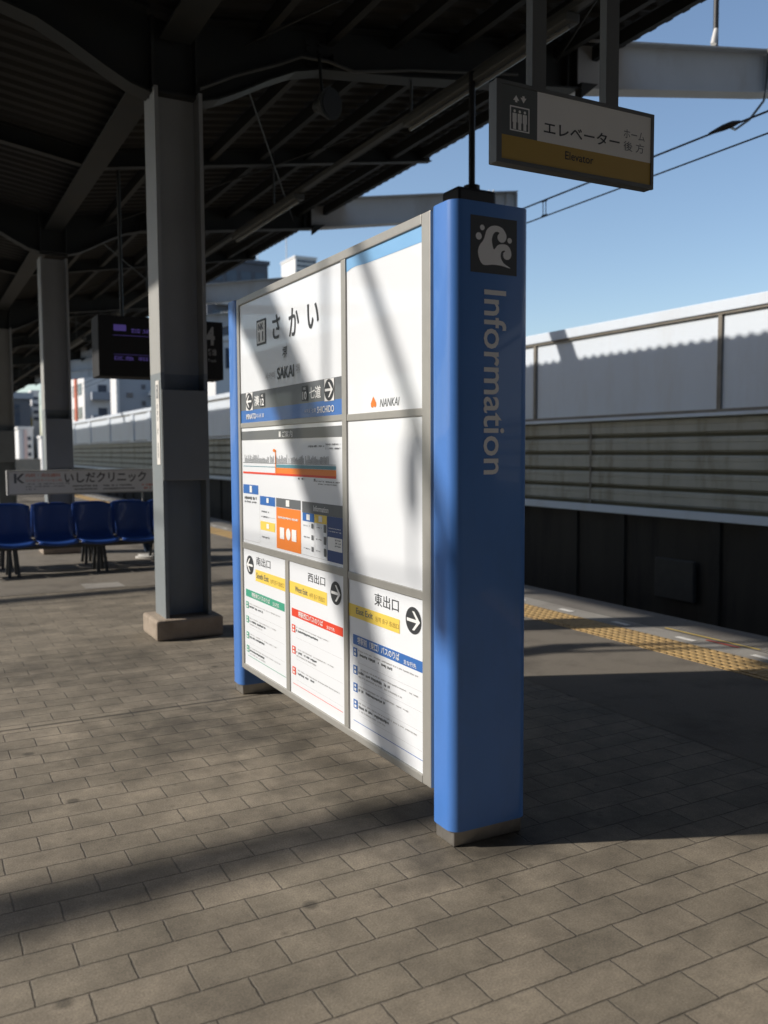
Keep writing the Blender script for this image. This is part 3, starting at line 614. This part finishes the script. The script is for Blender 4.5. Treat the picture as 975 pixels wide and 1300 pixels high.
# ------------------------------------------------------------------ elevator sign
YE = 3.2
t = thing("elevator_sign", (2.73, YE, 2.79), "hanging elevator sign with yellow lower band, on two posts from the canopy", "sign")
m = MB(); m.box(2.262, 3.172, YE + .002, YE + .055, 2.782, 3.128, .006); m.box(2.262, 2.290, YE - .006, YE + .01, 2.782, 3.128); m.box(3.155, 3.172, YE - .006, YE + .01, 2.782, 3.128); m.box(2.290, 3.155, YE - .006, YE + .01, 3.112, 3.128); m.box(2.290, 3.155, YE - .006, YE + .01, 2.782, 2.80)
m.build("housing", 'elevc', t)
for x in (2.497, 2.918):
    m = MB(); m.box(x - .038, x + .038, YE + .005, YE + .05, 3.125, sheet_z(x) - .1); m.build("hanging_post", 'elevc', t)
E = Face('-y', YE)
m = MB(); E.rect(m, 2.29, 3.155, 2.80, 2.903, 1); m.build("yellow_band", 'elevy', t)
m = MB(); E.rect(m, 2.29, 2.483, 2.903, 3.112, 1); m.build("grey_field", 'elevgr', t)
m = MB(); E.rect(m, 2.483, 3.155, 2.903, 3.112, 1); m.build("white_field", 'elevw', t)
m = PB(); E.text(m, "エレベーター", 2.519, 2.960, 2.940, 2.995, 2, .012); E.text(m, "Elevator", 2.64, 2.804, 2.846, 2.882, 2, .006); m.build("lettering", 'ink', t)
m = PB(); E.text(m, "ホーム", 2.985, 3.115, 2.995, 3.035, 2, .0); E.text(m, "後 方", 2.985, 3.112, 2.938, 2.982, 2, .0); m.build("lettering", 'inkg', t)
m = MB(); a0, a1, b0, b1 = 2.335, 2.440, 2.925, 3.030
for r in ((a0, a1, b1 - .006, b1), (a0, a1, b0, b0 + .006), (a0, a0 + .006, b0, b1), (a1 - .006, a1, b0, b1)): E.rect(m, *r, 2)
for x in (2.360, 2.3875, 2.415):
    E.disc(m, x, 3.009, .0065, .0065, 2, 12); E.rect(m, x - .011, x + .011, 2.962, 3.0, 2); E.rect(m, x - .008, x + .008, 2.933, 2.962, 2)
for x, s in ((2.368, 1), (2.407, -1)): E.poly(m, [(x - .016, 3.062 - s * .008), (x, 3.062 + s * .014), (x + .016, 3.062 - s * .008)], 2); E.rect(m, x - .006, x + .006, 3.046, 3.062, 2.2) if s > 0 else E.rect(m, x - .006, x + .006, 3.06, 3.078, 2.2)
m.build("pictogram", 'elevw', t)

c = None  # out-of-view copy of the elevator sign, added to cast the asphalt shadow
for o_ in list(COL.objects):
    if o_.name == "elevator_sign": c = copy_tree(o_, None, (-.30, 7.3, 3.05))
c['label'] = "unseen hanging sign copy added to cast a shadow, level with the near column"

# ------------------------------------------------------------------ station name strip on the near column
t = thing("column_name_strip", (1.818, 7.33, 1.44), "narrow white vertical station name strip on the near column", "sign")
m = MB(); m.box(1.814, 1.8195, 7.275, 7.385, 1.44, 2.13, .002); m.build("strip", 'whitep', t)
Fc = Face('-x', 1.814); d = PB()
Fc.rect(d, 7.362, 7.302, 1.985, 2.095, 1); d2 = PB(); Fc.text(d2, "NK", 7.353, 7.312, 2.055, 2.083, 2, .02); Fc.text(d2, "11", 7.35, 7.314, 2.0, 2.045, 2, .02); d2.build("lettering", 'inkw', t)
for i, ch in enumerate("さかい"): Fc.text(d, ch, 7.352, 7.312, 1.90 - i * .05, 1.938 - i * .05, 1, .02)
Fc.text(d, "堺", 7.352, 7.312, 1.69, 1.735, 1, .02); Fc.text(d, "SAKAI", 7.315, 7.350, 1.50, 1.62, 1, .01, rot=True)
d.build("lettering", 'inkg', t)

# ------------------------------------------------------------------ departure board
t = thing("departure_board", (2.8, 11.1, 2.45), "black hanging departure board with dim purple lines and a white 4", "departure board")
m = MB(); m.box(2.035, 3.575, 11.0, 11.42, 2.455, 3.18, .01); m.build("case", 'ledcase', t)
for x in (2.36, 3.25):
    m = MB(); m.tube([(x, 11.2, 3.18), (x, 11.2, sheet_z(x) - .1)], .022, 8); m.build("hanger", 'roofdk', t)
D = Face('-y', 11.0)
m = MB(); D.rect(m, 2.217, 2.366, 3.0, 3.075, 1); D.text(m, "普通 なんば", 2.41, 3.20, 2.985, 3.035, 1, .01); D.text(m, "区急 和歌山市", 2.22, 3.0, 2.65, 2.70, 1, .01); D.rect(m, 2.21, 3.3, 2.718, 2.722, 1); D.rect(m, 2.21, 3.3, 2.945, 2.95, 1); m.build("led_text", 'ledpurple', t)
m = PB(); D.text(m, "4", 3.345, 3.468, 2.885, 3.115, 1, .03); D.text(m, "番線", 3.37, 3.485, 2.755, 2.84, 1, .01); D.text(m, "Track", 3.37, 3.48, 2.675, 2.71, 1, 0); m.build("lettering", 'ledwhite', t)

# ------------------------------------------------------------------ seats
NS = 6; X0 = .345; PIT = .51
def bench(yf, sg, label):
    t = thing("seat_row", (1.87, yf + sg * .25, 0), label, "bench", "back to back seat rows")
    for k in range(NS):
        cx = X0 + PIT * (k + .5); hw = .235
        prof = [(0, .365), (.004, .385), (.03, .405), (.10, .405), (.25, .395), (.37, .400), (.43, .44), (.46, .52), (.475, .65), (.495, .78), (.50, .86), (.505, .885)]
        nu = 9; v = []
        for (py, pz) in prof:
            for i in range(nu):
                u = -1 + 2 * i / (nu - 1); back = max(0, (pz - .42) / .45); e = abs(u) ** 4
                w = hw * (1 - .05 * max(0, back - .85) / .15)
                v.append((cx + u * w, yf + sg * (py - .035 * u * u * back), pz + .028 * u * u * (1 - min(1, back * 2)) - (.03 * e if pz > .87 else 0)))
        f = [(j * nu + i, j * nu + i + 1, (j + 1) * nu + i + 1, (j + 1) * nu + i) for j in range(len(prof) - 1) for i in range(nu - 1)]
        m = MB(); m.add(v, f, True); o = m.build("seat", 'seat', t)
        md = o.modifiers.new("thickness", 'SOLIDIFY'); md.thickness = .012; md.offset = 0
    m = MB(); m.box(X0, X0 + PIT * NS, yf + sg * .10, yf + sg * .15, .33, .37); m.box(X0, X0 + PIT * NS, yf + sg * .32, yf + sg * .37, .33, .37); m.build("rail", 'bleg', t)
    for x in (1.09, 2.15, 3.1):
        for dy in (.02, .34):
            for dx in (-.055, .055):
                m = MB(); m.bar((x + dx * .6, yf + sg * (.12 + (dy > .1) * .2), .34), (x + dx, yf + sg * dy, 0), .038, .03, (0, 1, 0)); m.build("leg", 'bleg', t)
    return t
bench(11.70, 1, "front row of blue moulded seats facing the camera")
bench(12.98, -1, "rear row of blue moulded seats facing away, behind the front row")
t = thing("advertising_board", (2.4, 12.3, .4), "long white clinic advertising board between the two seat rows", "advertising board")
m = MB(); m.box(1.095, 3.72, 12.27, 12.37, 1.0, 1.31, .006); m.build("board", 'board', t)
m = MB(); m.box(1.088, 1.112, 12.255, 12.385, .995, 1.315, .004); m.box(3.703, 3.727, 12.255, 12.385, .995, 1.315, .004); m.box(1.112, 3.703, 12.262, 12.38, 1.300, 1.314); m.box(1.112, 3.703, 12.262, 12.38, .996, 1.01); m.build("frame", 'adframe', t)
for x in (1.6, 2.82, 3.4):
    m = MB(); m.tube([(x, 12.33, .3), (x, 12.33, 1.0)], .014, 8); m.build("post", 'adframe', t)
A = Face('-y', 12.27); d = PB(); r = PB(); g2 = MB()
A.text(d, "いしだクリニック", 1.795, 2.858, 1.140, 1.278, 1, .014); A.text(r, "内科・消化器科", 1.318, 1.743, 1.226, 1.272, 1, .01); A.text(r, "リハビリテーション科", 1.318, 1.760, 1.165, 1.20, 1, .006)
for (a, b, z_) in ((1.318, 1.86, 1.128), (1.318, 1.80, 1.095), (1.318, 1.45, 1.06)): A.dashes(g2, a, b, z_, z_ + .016, 1, .6)
for (a, b, z_) in ((1.891, 2.21, 1.085), (1.891, 2.21, 1.042), (2.284, 2.70, 1.085), (2.284, 2.70, 1.04)): A.dashes(g2, a, b, z_, z_ + .026, 1, .9)
g3 = MB(); A.dashes(g3, 2.80, 3.1, 1.08, 1.11, 1); A.dashes(g3, 2.80, 3.1, 1.035, 1.065, 1); g3.build("fine_print", 'inkred2', t)
A.poly(g2, [(1.175, 1.15), (1.205, 1.15), (1.205, 1.272), (1.175, 1.272)], 1); A.poly(g2, [(1.21, 1.215), (1.265, 1.272), (1.298, 1.272), (1.235, 1.205), (1.298, 1.15), (1.262, 1.15), (1.21, 1.195)], 1)
d.build("lettering", 'ink', t); r.build("lettering", 'inkred2', t); g2.build("fine_print", 'inkg', t)

# ------------------------------------------------------------------ seated person on the rear row
def skin_mesh(name, m, chains, parent, root=None, sub=2):
    """chains: list of lists of (x,y,z,r); equal points are shared"""
    vs = []; rad = []; idx = {}; ed = []
    off = wloc(parent)
    for ch in chains:
        prev = None
        for (x, y, z, r) in ch:
            k = (round(x, 4), round(y, 4), round(z, 4))
            if k not in idx: idx[k] = len(vs); vs.append((x - off.x, y - off.y, z - off.z)); rad.append(r)
            if prev is not None and prev != idx[k]: ed.append((prev, idx[k]))
            prev = idx[k]
    me = bpy.data.meshes.new(name); me.from_pydata(vs, ed, []); o = bpy.data.objects.new(name, me); COL.objects.link(o); o.parent = parent
    md = o.modifiers.new("skin", 'SKIN'); md.use_smooth_shade = True
    for i, sv in enumerate(me.skin_vertices[0].data): sv.radius = (rad[i], rad[i]); sv.use_root = (i == 0)
    ms = o.modifiers.new("sub", 'SUBSURF'); ms.levels = sub; ms.render_levels = sub
    bpy.context.view_layer.update()
    dg = bpy.context.evaluated_depsgraph_get(); nm = bpy.data.meshes.new_from_object(o.evaluated_get(dg)); nm.name = name
    o.modifiers.clear(); o.data = nm; nm.materials.clear(); nm.materials.append(MT[m])
    for p in nm.polygons: p.use_smooth = True
    return o
t = thing("person", (3.36, 12.74, 0), "person in jeans and white soled sneakers sitting behind the near column", "person")
fd = Vector((-.80, .60, 0)); sd = Vector((.60, .80, 0))   # facing, and the figure's left-to-right axis
H0 = Vector((3.36, 12.74, .50))
def q(f, s, z, r): p = H0 + fd * f + sd * s; return (p.x, p.y, z, r)
hip, waist, chest, neck = q(0, 0, .50, .125), q(.0, 0, .68, .125), q(.02, 0, .90, .135), q(.05, 0, 1.10, .055)
head = [neck, q(.07, 0, 1.18, .072), q(.075, 0, 1.27, .092)]
legs = []; arms = []
for s in (1, -1):
    legs.append([hip, q(.06, .10 * s, .50, .095), q(.43, .11 * s, .51, .065), q(.445, .11 * s, .46, .058), q(.42 + .03 * s, .11 * s, .22, .05), q(.40 + .03 * s, .11 * s, .085, .037)])
    arms.append([chest, q(.02, .17 * s, 1.02, .065), q(.03, .21 * s, .82, .047), q(.08, .22 * s, .72, .042), q(.26, .14 * s, .60, .033), q(.33, .12 * s, .585, .03)])
body = skin_mesh("body", 'skin', [[hip, waist, chest, neck], head] + [[(x, y, z, r * .86) if i else (x, y, z, r) for i, (x, y, z, r) in enumerate(c)] for c in legs + arms], t)
skin_mesh("jeans", 'jeans', [[(*hip[:3], .135), (*waist[:3], .125)]] + [[(*p[:3], p[3] * 1.08) for p in l] for l in legs], t)
skin_mesh("jacket", 'jacket', [[(*waist[:3], .14), (*chest[:3], .15), (*q(.04, 0, 1.05, .07)[:3], .075)]] + [[(*p[:3], p[3] * 1.12) for p in a_[:-1]] for a_ in arms], t)
hr_ = skin_mesh("hair", 'hair', [[q(.03, 0, 1.22, .07), q(.045, 0, 1.30, .092), q(.08, 0, 1.335, .075)]], t)
for s in (1, -1):
    m = MB()
    wr = H0 + fd * .33 + sd * .12 * s; wr.z = .585
    for i in range(4):
        b = wr + fd * .05 + sd * s * (-.03 + .02 * i); m.tube([b, b + fd * .045 + Vector((0, 0, .004)), b + fd * (.075 + .008 * (i in (1, 2))) + Vector((0, 0, -.018))], [.009, .0085, .006], 8)
    b = wr + fd * .01 - sd * s * .03; m.tube([b, b + fd * .03 - sd * s * .02, b + fd * .06 - sd * s * .022], [.011, .010, .007], 8)
    m.tube([wr - fd * .01, wr + fd * .03, wr + fd * .06], [.03, .036, .034], 10); m.build("hand", 'skin', t)
    an = H0 + fd * (.40 + .03 * s) + sd * .11 * s
    m = MB(); m.tube([an + fd * x + Vector((0, 0, z)) for x, z in ((-.07, .07), (-.03, .085), (.04, .075), (.11, .06), (.17, .05), (.19, .045))], [.034, .045, .045, .042, .034, .02], 12); sh = m.build("shoe", 'shoe', t)
    m = MB(); n_ = 20; pts = []
    for i in range(n_):
        a = 2 * math.pi * i / n_; p = an + fd * (.055 + .135 * math.cos(a)) + sd * (.046 * math.sin(a)); pts.append((p.x, p.y))
    m.prism(pts, 'z', 0, .034); m.build("sole", 'sole', sh)
m = MB(); hc = H0 + fd * .075; hc.z = 1.26
b = hc + fd * .088; m.tube([b + Vector((0, 0, .03)), b + fd * .012, b + fd * .022 + Vector((0, 0, -.02)), b + fd * .004 + Vector((0, 0, -.028))], [.008, .011, .014, .008], 8); m.build("nose", 'skin', t)
for s in (1, -1):
    m = MB(); e = hc + sd * s * .093; m.tube([e + Vector((0, 0, .025)), e + sd * s * .012, e + Vector((0, 0, -.025))], [.008, .014, .008], 8); m.build("ear", 'skin', t)
    m = MB(); e = hc + fd * .083 + sd * s * .032 + Vector((0, 0, .022)); m.tube([e - fd * .004, e + fd * .005], [.012, .008], 10); m.build("eye", 'black', t)
m = MB(); e = hc + fd * .086 + Vector((0, 0, -.045)); m.tube([e - sd * .024, e + fd * .006, e + sd * .024], [.003, .005, .003], 8); m.build("mouth", 'inkred2', t)

# ------------------------------------------------------------------ overhead line on the far track
XO = 7.7
m = MB(); m.tube([(XO, -6, 4.92), (XO, 30, 4.90), (XO, 90, 4.92)], .011, 6); tag(m.build("messenger_wire", 'wire'), "upper overhead wire above the track", "wire")
m = MB(); m.tube([(XO, -6, 4.70), (XO, 30, 4.69), (XO, 90, 4.70)], .009, 6); tag(m.build("contact_wire", 'wire'), "lower overhead wire above the track", "wire")
def hanger(y, lab):
    m = MB()
    for dy in (-.03, .03): m.tube([(XO, y + dy, 4.70), (XO, y + dy, 4.91)], .006, 6)
    for z in (4.705, 4.905): m.tube([(XO, y - .05, z), (XO, y + .05, z)], .017, 6)
    return tag(m.build("wire_dropper", 'wire'), lab, "wire dropper", "droppers on the overhead wires")
hanger(9.75, "short dropper linking both overhead wires, just beside the blue pillar top"); 
for y in (14.8, 19.8, 24.8): hanger(y, "distant short dropper between the overhead wires")
t = thing("feeder_cable", (8.9, 7.3, 4.9), "curved cable hanging from the white beam end down to the overhead wire", "cable")
m = MB(); m.tube([(9.0, 7.27, 6.2), (8.97, 7.26, 5.85), (8.85, 7.2, 5.55), (8.5, 7.1, 5.25), (8.1, 6.95, 5.03), (7.7, 6.72, 4.93)], .014, 8); m.build("cable_run", 'conduit', t)
m = MB(); m.tube([(7.7, 6.55, 4.92), (7.7, 6.65, 4.925), (7.7, 6.75, 4.925), (7.7, 6.95, 4.92)], [.014, .035, .035, .014], 8); m.build("clamp", 'wire', t)
t = thing("insulator_post", (8.27, 7.4, 6.1), "small post with white insulator standing on the white beam end", "insulator")
m = MB(); m.tube([(8.27, 7.4, 6.08), (8.27, 7.4, 7.6)], .03, 8); m.build("post", 'wire', t)
m = MB(); m.tube([(8.17, 7.34, 6.10), (8.21, 7.34, 6.27)], [.035, .028], 10); m.build("insulator_body", 'ceramic', t)
# ------------------------------------------------------------------ equipment over the near (left) track
t = thing("catenary_arm", (-4.6, 5.98, 6.3), "white pipe arm with hanging insulator over the track beyond the canopy", "catenary arm")
m = MB(); m.tube([(-3.3, 5.98, 6.36), (-4.6, 5.98, 6.42), (-5.75, 5.98, 6.44)], .04, 8); m.build("arm_pipe", 'beamw', t)
m = MB(); m.tube([(-4.85, 5.98, 6.40), (-4.85, 5.98, 6.28), (-4.85, 5.98, 6.24), (-4.85, 5.98, 6.02), (-4.85, 5.98, 5.98), (-4.85, 5.98, 5.72)], [.03, .03, .065, .065, .02, .012], 10); m.build("insulator_body", 'ceramic', t)
m = MB(); m.box(-4.93, -4.78, 5.66, 5.79, 5.52, 5.86, .02); m.tube([(-4.85, 5.72, 5.84), (-4.85, 5.95, 6.4)], .012, 6); m.build("clamp_box", 'wire', t)
m = MB(); m.tube([(-4.85, -60, 5.70), (-4.85, 90, 5.70)], .016, 6); tag(m.build("messenger_wire", 'wire'), "overhead wire above the tracks on the sunny side of the platform", "wire")

# ------------------------------------------------------------------ town beyond
def house(name, x0, x1, y0, y1, z1, m_, label, wins_w=None, wins_s=None, extra=None, z0=-7, glass='win', k=1.):
    # dimensions are given at a reference distance and scaled out along the ground to the block's real one
    fz = lambda z: 1.55 + (z - 1.55) * k if z > -6.9 else z0
    x0, x1, y0, y1 = x0 * k, x1 * k, y0 * k, y1 * k; z1 = fz(z1)
    wins_w = [(a * k, b * k, fz(c), fz(d)) for a, b, c, d in wins_w or []]; wins_s = [(a * k, b * k, fz(c), fz(d)) for a, b, c, d in wins_s or []]
    extra = [(n, mm, (b[0] * k, b[1] * k, b[2] * k, b[3] * k, fz(b[4]), fz(b[5]))) for n, mm, b in extra or []]
    t = thing(name, ((x0 + x1) / 2, (y0 + y1) / 2, z0), label, "building")
    m = MB(); m.box(x0, x1, y0, y1, z0, z1); m.build("walls", m_, t)
    m = MB(); m.box(x0 - .15, x1 + .15, y0 - .15, y1 + .15, z1, z1 + .35); m.build("roof", m_, t)
    for (a0, a1, b0, b1) in wins_w or []:
        m = MB(); m.box(x0 - .06, x0, a0, a1, b0, b1); m.build("window", glass, t)
    for (a0, a1, b0, b1) in wins_s or []:
        m = MB(); m.box(a0, a1, y0 - .06, y0, b0, b1); m.build("window", glass, t)
    for (nm, mm, bx) in extra or []:
        m = MB(); m.box(*bx); m.build(nm, mm, t)
    return t
# ------------------------------------------------------------------ unseen enclosure added on this platform, behind the viewpoint, to block light
t = thing("light_block_enclosure", (2.0, -7, 0), "dark panelled enclosure added on the platform under the canopy to block light", "light blocker")
m = MB()
for x0, x1 in ((-1.4, 1.2), (2.8, 5.2)): m.box(x0, x1, -2.55, -2.4, 0, 4.7, .01)
m.box(1.2, 2.8, -2.55, -2.4, 2.3, 4.7); m.box(-1.4, -1.25, -14, -2.55, 0, 4.7); m.box(5.05, 5.2, -14, -2.55, 0, 4.7); m.box(-1.25, 5.05, -14, -13.85, 0, 4.7)
m.build("wall", 'bdark', t)
m = MB(); m.box(1.2, 2.8, -2.6, -2.38, 2.2, 2.3); m.box(1.12, 1.2, -2.6, -2.38, 0, 2.3); m.box(2.8, 2.88, -2.6, -2.38, 0, 2.3); m.build("door_frame", 'alu', t)
m = MB()
for k in range(10): m.box(1.2, 2.8, -3.2 - .3 * k, -2.9 - .3 * k, -.17 * (k + 1) + .02 if False else .0, .17 * (k + 1)); 
m.build("steps", 'conc', t)
# ------------------------------------------------------------------ the next platform across the left tracks, unseen, included to block sky light
m = MB(); m.box(-18.2, -9.9, -70, 110, -1.2, 0); struct(m.build("platform_floor", 'asphalt'))
t = thing("platform_canopy", (-14, 20, 4.8), "canopy of the neighbouring platform across the tracks", "canopy")
m = MB(); ys2 = [-66 + .5 * i for i in range(324)]
def sz2(x): return 5.06 + .155 * abs(x + 14.05)
for sd_ in (-9.6, -18.4):
    v = []
    for yy in ys2: v += [(-14.05, yy, sz2(-14.05)), (sd_, yy, sz2(sd_))]
    m.add(v, [(2 * i, 2 * i + 1, 2 * i + 3, 2 * i + 2) for i in range(len(ys2) - 1)])
m.build("roof_sheet", 'roofsh', t)
for k in range(-9, 11):
    y = 7.1 + 7.1 * k; m = MB()
    for sg in (1, -1): ibeam(m, [(-14.05 + sg * .2, 4.5), (-14.05 + sg * 1.3, 4.9), (-14.05 + sg * 4.2, 5.3)], [(-14.05 + sg * .2, 5.05), (-14.05 + sg * 1.3, 5.2), (-14.05 + sg * 4.2, 5.66)], y)
    m.build("arm", 'roofdk', t)
    m = MB(); m.box(-14.25, -13.85, y - .16, y + .16, 0, 4.8); m.build("column", 'coln', t)
m = MB(); m.box(-23.4, -23, -70, 110, -1.6, 2.3); tag(m.build("noise_barrier", 'wallw'), "plain white barrier beyond the neighbouring platform", "noise barrier")
m = MB(); m.box(-23, -18.2, -70, 110, -1.6, -1.2); struct(m.build("track_ground", 'ballast'))
house("apartment_block", 10.14, 13.2, 60, 72, 7.0, 'bwhite', "white flats with a red vertical stripe, just over the barrier under the departure board",
      [(60.9 + 2.1 * i, 62.2 + 2.1 * i, z, z + .75) for i in range(5) for z in (.6, 2.2, 3.75, 5.3)], [(11.0, 11.55, z, z + .7) for z in (3.7, 5.2)],
      [("stripe", 'bred', (10.02, 10.14, 62.6, 63.2, -2, 6.9))] + [("balcony", 'bgrey', (10.5, 11.7, 59.3, 60, z, z + .5)) for z in (1.9, 3.4, 4.9)], k=1.45)
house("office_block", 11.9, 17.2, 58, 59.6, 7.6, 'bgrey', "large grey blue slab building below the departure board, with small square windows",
      None, [(13.35, 13.6, z, z + .3) for z in (4.5, 5.55, 6.6)] + [(12.4, 12.8, z, z + .3) for z in (5.0,)], [("sunlit_edge", 'bwhite', (11.72, 11.9, 57.8, 59.6, -7, 7.6)), ("ledge", 'bwhite', (13.75, 16, 57.2, 58, 5.15, 5.4)), ("sunlit_wall_piece", 'bwhite', (13.9, 16, 56.6, 58, 3.4, 4.55))], k=1.3)  # sun and shade put into wall colours: grey front, white edge and box
house("tall_block", 13.99, 21, 90, 112, 13.4, 'bgrey', "tall grey blue block with one ribbon of windows, between second column and departure board",
      [(92 + 2.6 * i, 93.8 + 2.6 * i, 10.3, 10.9) for i in range(7)], [(14.6 + 1.5 * i, 15.7 + 1.5 * i, 10.2, 10.8) for i in range(4)], [("parapet", 'bwhite', (13.9, 21, 89.8, 112, 12.9, 13.5))], k=1.75)
house("dark_block", 2.5, 8.0, 70, 84, 5.7, 'bdark', "dark grey building with a pale window strip, seen past the second column", None, [(6.9, 7.25, 3.4, 5.0)], [("roof_fascia", 'bgrey', (2.4, 8.2, 69.8, 84, 5.45, 5.9))], k=2.3)
house("slim_tower", 9.84, 10.45, 85, 87, 6.9, 'bwhite', "slim white tower of stacked balconies beside the second column", None, [(9.95, 10.4, z, z + .28) for z in (4.4, 5.0, 5.6, 6.2)], [("sign_board", 'leafy', (9.2, 9.75, 84.5, 85, 3.2, 4.6))], k=2.1)
house("low_flats", 6.1, 6.95, 60, 66, 3.0, 'bwhite', "low white flats with pink banded face beyond the platform end", None, [(6.62, 6.82, z, z + .22) for z in (.8, 1.3, 1.8, 2.3)], [("pink_band", 'bpink', (6.4, 6.58, 59.9, 60, -2, 2.95))], k=2.3)
house("stair_house", 7.2, 8.3, 58, 64, 2.4, 'bwhite', "narrow white stair house with slatted side beside the second column", None, [(7.75, 8.2, z, z + .12) for z in (.6, .9, 1.2, 1.5, 1.8)], [("top_box", 'bwhite', (7.5, 8.4, 57.5, 60, 2.7, 3.5))], k=2.3)
m = MB(); m.box(11, 14.6, 119, 120, -7, .7); tag(m.build("stone_wall", 'stone'), "low tan stone wall end behind the advertising board", "wall")
house("grey_highrise", 24.5, 30.5, 80, 92, 19.0, 'bdark', "dark grey high-rise rising beside the board's far blue pillar", [(81 + 2 * i, 82.3 + 2 * i, z, z + 1.0) for i in range(5) for z in (9.5, 11.5, 13.5, 15.5, 17.2)], [(25.0 + 1.4 * i, 26.0 + 1.4 * i, z, z + 1.0) for i in range(4) for z in (9.5, 11.5, 13.5, 15.5, 17.2)], [("stair_rail", 'bwhite', (25.3, 27.2, 79.3, 80, 15.0, 15.5))])
house("white_house", 18.9, 23.0, 60, 66, 9.2, 'bwhite', "white building behind the barrier between column and far pillar", None, [(19.65, 20.15, 7.3, 8.7)])
house("tower_block", 66.6, 71, 160, 167.3, 38.5, 'bwhite', "far white tower block with antenna, over the top of the information board", None, [(67.0 + .5 * i, 67.35 + .5 * i, z, z + .6) for i in range(8) for z in (34.5, 35.6, 36.7, 37.6)], [("antenna", 'ceramic', (66.75, 66.9, 165, 165.15, 38.5, 46.5))])
house("flat_roof_block", 39.6, 46, 120, 130, 25.4, 'bwhite', "far low pale roof just above the white beam beside the corrugated edge", None, [(41 + 1.6 * i, 42 + 1.6 * i, 22.9, 24.0) for i in range(3)], [("antenna", 'ceramic', (44.6, 44.7, 121, 121.1, 26, 29.5))])

house("sky_block_left", -52, -25, -90, 6, 36, 'bdark', "tall dark slab added along the sunny side of the tracks to block sky light, behind the viewpoint", None, [(-51 + 2.4 * i, -49.4 + 2.4 * i, 3.5 * j, 3.5 * j + 1.6) for i in range(11) for j in range(9)])  # unseen slab added to keep sky light off the camera-facing surfaces
house("sky_block_right", 12.5, 46, -90, 5, 30, 'bdark', "tall dark slab added beyond the barrier to block sky light, behind the viewpoint", None, [(14 + 2.6 * i, 15.8 + 2.6 * i, 3.5 * j, 3.5 * j + 1.6) for i in range(12) for j in range(1, 8)])  # second added slab, out of view, cuts sky light from behind right
